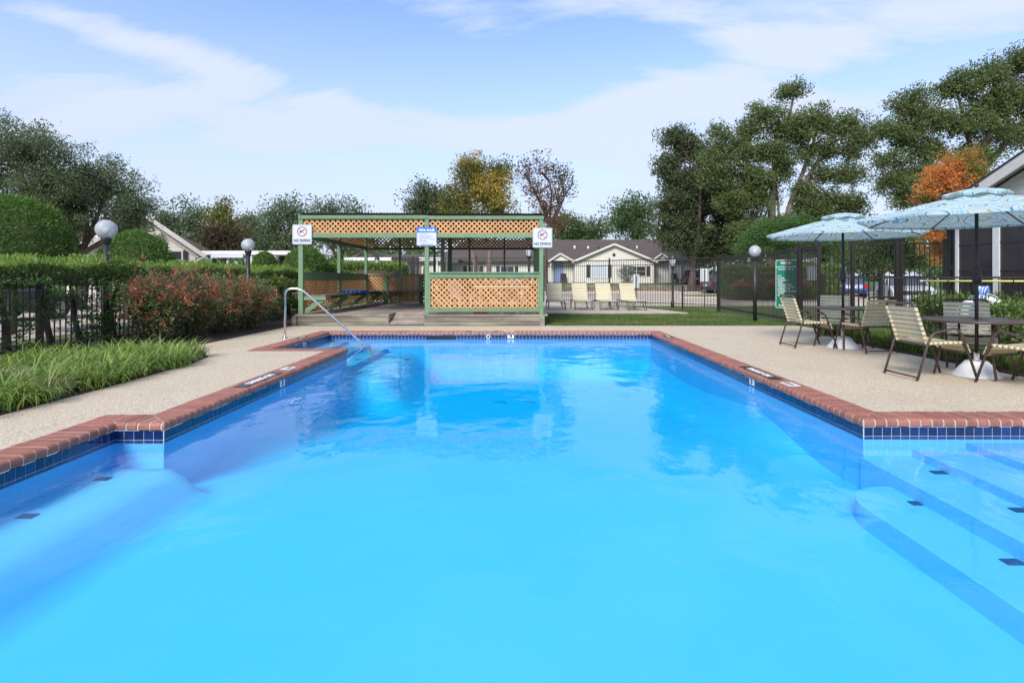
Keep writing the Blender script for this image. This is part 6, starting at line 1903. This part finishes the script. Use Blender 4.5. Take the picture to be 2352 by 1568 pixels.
def umbrella(label, x, y, rz, r=1.36, zr=1.93, za=2.36):
    t = thing("patio_umbrella", label, "umbrella", (x, y, 0), rz, "patterned umbrellas over the tables")
    MB().lathe([(.001, .192), (.112, .192), (.124, .184), (.258, .014), (.266, .008), (.266, 0)], (0, 0, 0), 36).build("base", M["white_plastic"], t, world=False)
    MB().lathe([(.03, .198), (.03, .30), (.022, .305)], (0, 0, 0), 14).build("base_sleeve", M["white_plastic"], t, world=False)
    MB().tube([(0, 0, .18), (0, 0, za + .02)], .0205, 12).build("pole", M["frame_black"], t, world=False)
    MB().lathe([(.022, 1.18), (.045, 1.20), (.05, 1.26), (.045, 1.36), (.026, 1.39)], (0, 0, 0), 12).tube([(0, -.04, 1.29), (0, -.085, 1.30), (0, -.09, 1.36)], .009, 6).build("crank_box", M["dark_plastic"], t, world=False)
    n_ = 8; R_ = 7
    mb = MB(); vs = []
    def zz(q, mid):                                               # the cloth: taut on the ribs, a little hollow between them
        return za - (za - zr) * (q ** 1.13) - mid * .035 * math.sin(PI * min(1, q)) - mid * .012 * q
    K = 6
    for j in range(R_ + 1):
        q = .06 + .94 * j / R_
        for s in range(n_ * K):
            k, f = divmod(s, K); f /= K
            a0, a1 = 2 * PI * (k + .5) / n_, 2 * PI * (k + 1.5) / n_
            P0 = Vector((math.cos(a0), math.sin(a0))) * q * r; P1 = Vector((math.cos(a1), math.sin(a1))) * q * r
            P = P0.lerp(P1, f); m_ = 4 * f * (1 - f)
            P *= 1 - .03 * m_ * q
            vs.append((P.x, P.y, zz(q, m_)))
    NN = n_ * K
    fs = [(j * NN + s, j * NN + (s + 1) % NN, (j + 1) * NN + (s + 1) % NN, (j + 1) * NN + s) for j in range(R_) for s in range(NN)]
    mb.add(vs, fs, True)
    hem = [vs[R_ * NN + s] for s in range(NN)]
    mb.add(hem + [(a * .998, b * .998, c_ - .03) for a, b, c_ in hem], [(s, (s + 1) % NN, NN + (s + 1) % NN, NN + s) for s in range(NN)], True)
    can = mb.build("canopy", M["fabric"], t, world=False)
    mb = MB(); vs = []
    for j in range(5):                                            # ruffled vent cap over the opening at the top
        q = .02 + .245 * j / 4
        for s in range(NN):
            a = 2 * PI * s / NN + PI / n_
            wob = .016 * math.sin(a * 8) * (j / 4)
            vs.append((q * r * math.cos(a), q * r * math.sin(a), za + .052 - .075 * (j / 4) ** 1.5 + wob))
    mb.add(vs, [(j * NN + s, j * NN + (s + 1) % NN, (j + 1) * NN + (s + 1) % NN, (j + 1) * NN + s) for j in range(4) for s in range(NN)], True)
    rim = vs[-NN:]
    mb.add(rim + [(a * .97, b * .97, c_ - .028) for a, b, c_ in rim], [(s, (s + 1) % NN, NN + (s + 1) % NN, NN + s) for s in range(NN)], True)
    mb.build("vent_cap", M["fabric"], can, world=False)
    MB().lathe([(.001, za + .12), (.02, za + .115), (.026, za + .09), (.015, za + .07)], (0, 0, 0), 12).build("finial", M["frame_black"], t, world=False)
    MB().lathe([(.022, za - .16), (.05, za - .15), (.05, za - .10), (.022, za - .09)], (0, 0, 0), 12).build("hub", M["frame_black"], t, world=False)
    for k in range(n_):
        a = 2 * PI * (k + .5) / n_; c_, s_ = math.cos(a), math.sin(a)
        P = lambda q, d: (q * r * c_, q * r * s_, zz(q, 0) - d)
        rb_ = MB().tube([P(.03, .03), P(.3, .014), P(.6, .012), P(.985, .012)], .0085, 6).build("rib", M["frame_black"], t, world=False)
        MB().tube([(.04 * c_, .04 * s_, za - .125 - .28), P(.52, .02)], .007, 6).build("strut", M["frame_black"], rb_, world=False) if False else None
    return t
T1, T2 = (5.83, 10.15), (5.83, 7.2)
patio_table("round brown table at the far umbrella, before the low fence", *T1, .575, .3)
patio_table("round brown table at the near umbrella, nearest the camera", *T2, .60, .55)
umbrella("patterned blue umbrella over the far table", T1[0], T1[1], -math.atan2(T1[0], T1[1]), 1.32, 2.03, 2.37)
umbrella("patterned blue umbrella over the near table, overlapping the clubhouse", T2[0] + .02, T2[1], -math.atan2(T2[0], T2[1]), 1.36, 2.01, 2.34)

# lounge chairs on their slab
sl_ = sheet("lounge_slab", [(.72, 19.75), (5.9, 19.75), (5.0, 23.1), (2.6, 25.2), (.72, 25.4)], -.1, .045, M["concrete"])
def lounger(label, x, y, z, rz):
    t = thing("lounge_chair", label, "lounge chair", (x, y, z), rz, "strap lounge chairs in a row")
    W = .30
    for sx in (-1, 1):                                            # foot end at -y
        MB().tube([(sx * W, 1.0, .335), (sx * W, .2, .335), (sx * W, -.80, .335)], .014, 8).build("side_rail", M["brown_metal"], t, world=False)
        for y0, y1 in ((-.70, -.34), (.62, .98)):
            MB().tube(rounded([(sx * W, y0 + .0, .33), (sx * (W + .035), y0 - .06, .02), (sx * (W + .035), y0 + .16, .012), (sx * (W + .02), y0 + .22, .14), (sx * W, y1 - .03, .33)], .07, 5), .012, 7).build("leg", M["brown_metal"], t, world=False)
    mb = MB(); mb.tube([(-W, -.80, .335), (W, -.80, .335)], .014, 8); mb.tube([(-W, 1.0, .335), (W, 1.0, .335)], .014, 8); mb.build("cross_rail", M["brown_metal"], t, world=False)
    bx, bzz = .35, .35
    by1, bz1 = .72, 1.04
    hoop = rounded([(-W + .02, bx, bzz), (-W + .02, by1, bz1 - .02), (-W + .05, by1 + .01, bz1), (W - .05, by1 + .01, bz1), (W - .02, by1, bz1 - .02), (W - .02, bx, bzz)], .05, 4)
    MB().tube(hoop, .013, 8).build("back_frame", M["brown_metal"], t, world=False)
    MB().tube([(-W + .03, .60, .80), (-W + .03, .95, .34)], .009, 6).tube([(W - .03, .60, .80), (W - .03, .95, .34)], .009, 6).build("back_prop", M["brown_metal"], t, world=False)
    d_ = Vector((0, by1 - bx, bz1 - bzz)); nrm_ = Vector((0, -d_.z, d_.y)).normalized()
    for k in range(11):
        f = (k + .55) / 11.6; p_ = Vector((0, bx, bzz)) + d_ * f + nrm_ * .014
        bar("strap", p_ + Vector((-W + .0, 0, 0)), p_ + Vector((W - .0, 0, 0)), .055, .006, M["strap"], t, up=nrm_, world=False)
    for k in range(17):
        y_ = -.76 + k * .064
        bar("strap", (-W - .012, y_, .352), (W + .012, y_, .352), .054, .006, M["strap"], t, world=False)
    return t
l0 = None
for i, (px, yb_, rz, lb) in enumerate(((1273, 22.6, .02, "leftmost lounge chair, closest to the pavilion"), (1331, 22.45, .03, "second lounge chair from the pavilion"),
                                       (1386, 22.3, .05, "third lounge chair from the pavilion"), (1444, 22.2, .13, "rightmost lounge chair, farthest from the pavilion"))):
    x = (px - 1195) / F * yb_ + .02
    if l0 is None:
        l0 = lounger(lb, x, yb_ - .5, .047, rz)
    else:
        c_ = copy_tree(l0); c_.location = (x, yb_ - .5, .047); c_.rotation_euler = (0, 0, rz); c_["label"] = lb

# ------------------------------------------------------------------ life ring, rope and reaching pole on the low fence
fd = (LF1 - LF0).normalized(); fn = Vector((fd.y, -fd.x))
if fn.y > 0: fn = -fn
def on_fence(px, off=.06):
    """the point of the low fence seen at picture column px, moved off it towards the pool"""
    k = (px - 1195) / F
    t_ = (k * LF0.y - LF0.x) / (fd.x - k * fd.y)
    q = LF0 + fd * t_ + fn * off
    return Vector((q.x, q.y, 0))
a = on_fence(2122, .05); b = on_fence(2460, .05)
yp = thing("reaching_pole", "yellow rescue pole hung along the top of the low fence", "rescue pole", (a.x, a.y, 1.19))
MB().tube([a + Vector((0, 0, 1.19)), b + Vector((0, 0, 1.19))], .019, 12).build("pole", M["yellow_pole"], yp)
MB().tube([a + Vector((0, 0, 1.19)) - Vector((fd.x, fd.y, 0)) * .06, a + Vector((0, 0, 1.19))], .017, 12).build("end_cap", M["white_plastic"], yp)
for px in (2180, 2330):
    q = on_fence(px, .0); MB().tube(rounded([q + Vector((0, 0, 1.24)), Vector((*(on_fence(px, .085).xy), 1.22)), Vector((*(on_fence(px, .085).xy), 1.16)), Vector((*(on_fence(px, .03).xy), 1.16))], .02, 3), .008, 6).build("hook", M["frame_black"], yp)
rc = on_fence(2262, .10) + Vector((0, 0, .52))
lr = thing("life_ring", "white life ring hanging on the low fence behind the near table", "life ring", rc)
U3 = Vector((fd.x, fd.y, 0)); N3 = Vector((fn.x, fn.y, 0))
mb = MB(); R0, r0 = .30, .082; vs = []
for i in range(40):
    A = 2 * PI * i / 40
    for k in range(14):
        B = 2 * PI * k / 14; q = R0 + r0 * math.cos(B)
        vs.append(rc + U3 * (q * math.cos(A)) + Vector((0, 0, q * math.sin(A))) + N3 * (.055 * math.sin(B)))
mb.add(vs, [(i * 14 + k, i * 14 + (k + 1) % 14, ((i + 1) % 40) * 14 + (k + 1) % 14, ((i + 1) % 40) * 14 + k) for i in range(40) for k in range(14)], True)
mb.build("ring", M["white_plastic"], lr)
for i in range(4):
    A = PI / 4 + i * PI / 2
    vs = []
    for da in (-.09, .09):
        for k in range(14):
            B = 2 * PI * k / 14; q = R0 + (r0 + .005) * math.cos(B)
            vs.append(rc + U3 * (q * math.cos(A + da)) + Vector((0, 0, q * math.sin(A + da))) + N3 * (.060 * math.sin(B)))
    MB().add(vs, [(k, (k + 1) % 14, 14 + (k + 1) % 14, 14 + k) for k in range(14)], True).build("band", M["rope_white"], lr)
mb = MB()
for i in range(4):
    pts = [rc + U3 * ((R0 + r0 + .01 + .05 * math.sin(PI * k / 6)) * math.cos(PI / 4 + i * PI / 2 + PI / 2 * k / 6)) + Vector((0, 0, (R0 + r0 + .01 + .03 * math.sin(PI * k / 6)) * math.sin(PI / 4 + i * PI / 2 + PI / 2 * k / 6))) for k in range(7)]
    mb.tube(pts, .008, 6)
mb.build("grab_line", M["rope_white"], lr)
kc = rc + Vector((0, 0, .40)) - U3 * .03 + N3 * .03
rp = thing("rope_bundle", "blue and white rope coiled in a bundle above the life ring", "rope", kc)
rr_ = random.Random(6)
mbs = {"rope_blue": MB(), "rope_white": MB()}
for k in range(15):
    key = "rope_blue" if k % 2 == 0 else "rope_white"
    ph = k * .42; xo = -.085 + .0121 * k
    pts = []
    for j in range(13):
        A = 2 * PI * j / 12
        pts.append(kc + U3 * (xo + .035 * math.sin(A + ph) ) + N3 * (.05 * math.cos(A)) + Vector((0, 0, .16 * math.sin(A) + rr_.uniform(-.008, .008))))
    mbs[key].tube(pts, .0135, 6)
for s_, key in ((-1, "rope_blue"), (1, "rope_white"), (-.4, "rope_blue")):
    mbs[key].tube(smooth_path([kc + U3 * .06 * s_ - Vector((0, 0, .12)), kc + U3 * (-.05 + .10 * s_) - Vector((0, 0, .24)) + N3 * .05, kc + U3 * (-.12 + .05 * s_) - Vector((0, 0, .34)) + N3 * .05, kc + U3 * (-.02 + .1 * s_) - Vector((0, 0, .75)) + N3 * .02], 5), .0125, 6)
for key, nm in (("rope_blue", "blue_strand"), ("rope_white", "white_strand")):
    mbs[key].build(nm, M[key], rp)
MB().tube([kc + Vector((0, 0, .15)), kc + Vector((0, 0, .30)), kc + Vector((0, 0, .31)) - N3 * .06], .006, 6).build("hanger", M["frame_black"], rp)

# ------------------------------------------------------------------ cars behind the fences
def car(label, x, y, rz, paint, L=4.6, W=1.82, H=1.65, suv=True, group="cars parked behind the fences"):
    """local: +x is the front"""
    t = thing("parked_car", label, "car", (x, y, 0), rz, group)
    h0, hb = .28, .98 if suv else .86
    xr, xf = -L / 2, L / 2
    side = [(xr + .02, h0 + .1), (xr, .62), (xr + .06, hb), (xr + .35, hb + .02), (xf - 1.25, hb + .02), (xf - .35, hb - .14), (xf - .06, hb - .26), (xf, .5), (xf - .05, h0)] + [(xr + .1, h0)]
    n_ = len(side); mb = MB(); vs = []
    for yv, ins in ((-W / 2, .05), (-W / 2 + .07, 0), (W / 2 - .07, 0), (W / 2, .05)):
        cz = .65
        for a, b in side:
            vs.append((a * (1 - ins / L * 2), yv, cz + (b - cz) * (1 - ins * 1.2)))
    fs = [tuple(range(n_)), tuple(range(3 * n_, 4 * n_))[::-1]]
    for s in range(3): fs += [(s * n_ + i, (s + 1) * n_ + i, (s + 1) * n_ + (i + 1) % n_, s * n_ + (i + 1) % n_) for i in range(n_)]
    mb.add(vs, fs); mb.build("body", paint, t, world=False)
    cab = [(xr + (.12 if suv else .75), hb), (xr + (.32 if suv else 1.25), H), (xf - 2.1, H), (xf - 1.25, hb)]
    def loft(pts, w0, w1, zc0, name, mat, par):
        vs = []
        for sgn in (-1, 1):
            for a, b in pts:
                k = (b - hb) / (H - hb); vs.append((a, sgn * (w0 + (w1 - w0) * k) / 2, b))
        m_ = len(pts); f_ = [tuple(range(m_)), tuple(range(m_, 2 * m_))[::-1]] + [(i, m_ + i, m_ + (i + 1) % m_, (i + 1) % m_) for i in range(m_)]
        return MB().add(vs, f_).build(name, mat, par, world=False)
    loft(cab, W - .12, W - .42, 0, "window_band", M["pane"], t)
    zt = H - .06
    rfp = [(cab[1][0] - .05, zt), (cab[1][0], H + .012), (cab[2][0], H + .012), (cab[2][0] + .10, zt)]
    loft(rfp, W - .10, W - .40, 0, "roof", paint, t)
    for a0, a1 in (((cab[0][0], hb), cab[1]), (cab[2], cab[3]), ((xr + 1.9, hb), (xr + 2.0, H)), ((xr + .95 if suv else xr + 1.2, hb), (xr + .95 if suv else xr + 1.4, H))):
        for sgn in (-1, 1):
            bar("pillar", (a0[0], sgn * (W - .115 if a0[1] < H - .1 else W - .40) / 2, a0[1]), (a1[0], sgn * (W - .115 if a1[1] < H - .1 else W - .40) / 2, a1[1]), .07, .03, paint, t, up=(0, 1, 0), world=False)
    for wx in (xr + .85, xf - .90):
        for sgn in (-1, 1):
            wh = MB().tube([(wx, sgn * (W / 2 - .22), .33), (wx, sgn * (W / 2 + .005), .33)], .33, 20).build("wheel", M["rubber"], t, world=False)
            MB().tube([(wx, sgn * (W / 2 - .05), .33), (wx, sgn * (W / 2 + .012), .33)], .20, 14).build("rim", M["chrome"], wh, world=False)
    for sgn in (-1, 1):
        MB().box(xr - .015, xr + .10, sgn * W / 2 - .11 - .11 * sgn, sgn * W / 2 + .11 - .11 * sgn, hb - .22, hb + .02).build("tail_light", M["lamp_red"], t, world=False)
        MB().box(xf - .32, xf - .02, sgn * (W / 2 - .22) - .18, sgn * (W / 2 - .22) + .18, hb - .36, hb - .22).build("headlight", M["lamp_clear"], t, world=False)
    MB().box(xf - .07, xf + .012, -.55, .55, .46, .66).build("grille", M["dark_plastic"], t, world=False)
    MB().box(xr - .02, xr + .05, -.26, .26, .62, .74).build("number_plate", M["white_paint"], t, world=False)
    MB().box(xr - .03, xr + .1, -W / 2 + .05, W / 2 - .05, .30, .50).build("rear_bumper", M["dark_plastic"], t, world=False)
    return t
M["car_blue"] = pm("blue_car_paint", (.010, .075, .40), (.012, .085, .43), rough=.25, coat=.6)
M["car_silver"] = pm("white_car_paint", (.62, .64, .68), (.60, .62, .66), rough=.25, coat=.6)
M["car_dark"] = pm("dark_car_paint", (.035, .038, .045), (.04, .042, .05), rough=.25, coat=.6)
M["car_navy"] = pm("navy_car_paint", (.02, .03, .075), (.025, .035, .085), rough=.25, coat=.6)
p = at(1953, 640, 36); car("bright blue car seen from behind beyond the short bay of fence", p.x + 1.1, 38.0, math.radians(62), M["car_blue"], suv=False, H=1.42)
p = at(2085, 640, 28); car("white car facing the camera behind the double gate", p.x + .5, 29, math.radians(-112), M["car_silver"], suv=False, H=1.45, L=4.3)
p = at(1648, 640, 50); car("dark car parked behind the blank sign back, right of the cream house", p.x + .3, 48, math.radians(10), M["car_dark"], suv=True, L=4.4)
p = at(1585, 640, 54); car("navy car half hidden at the right end of the cream house", p.x + .4, 54.5, math.radians(80), M["car_navy"], suv=False, H=1.5).location.z = .55
p = at(170, 640, 20); car("dark car parked on the drive behind the long hedge", -15.6, 16.5, math.radians(85), M["car_dark"], suv=False, H=1.48)
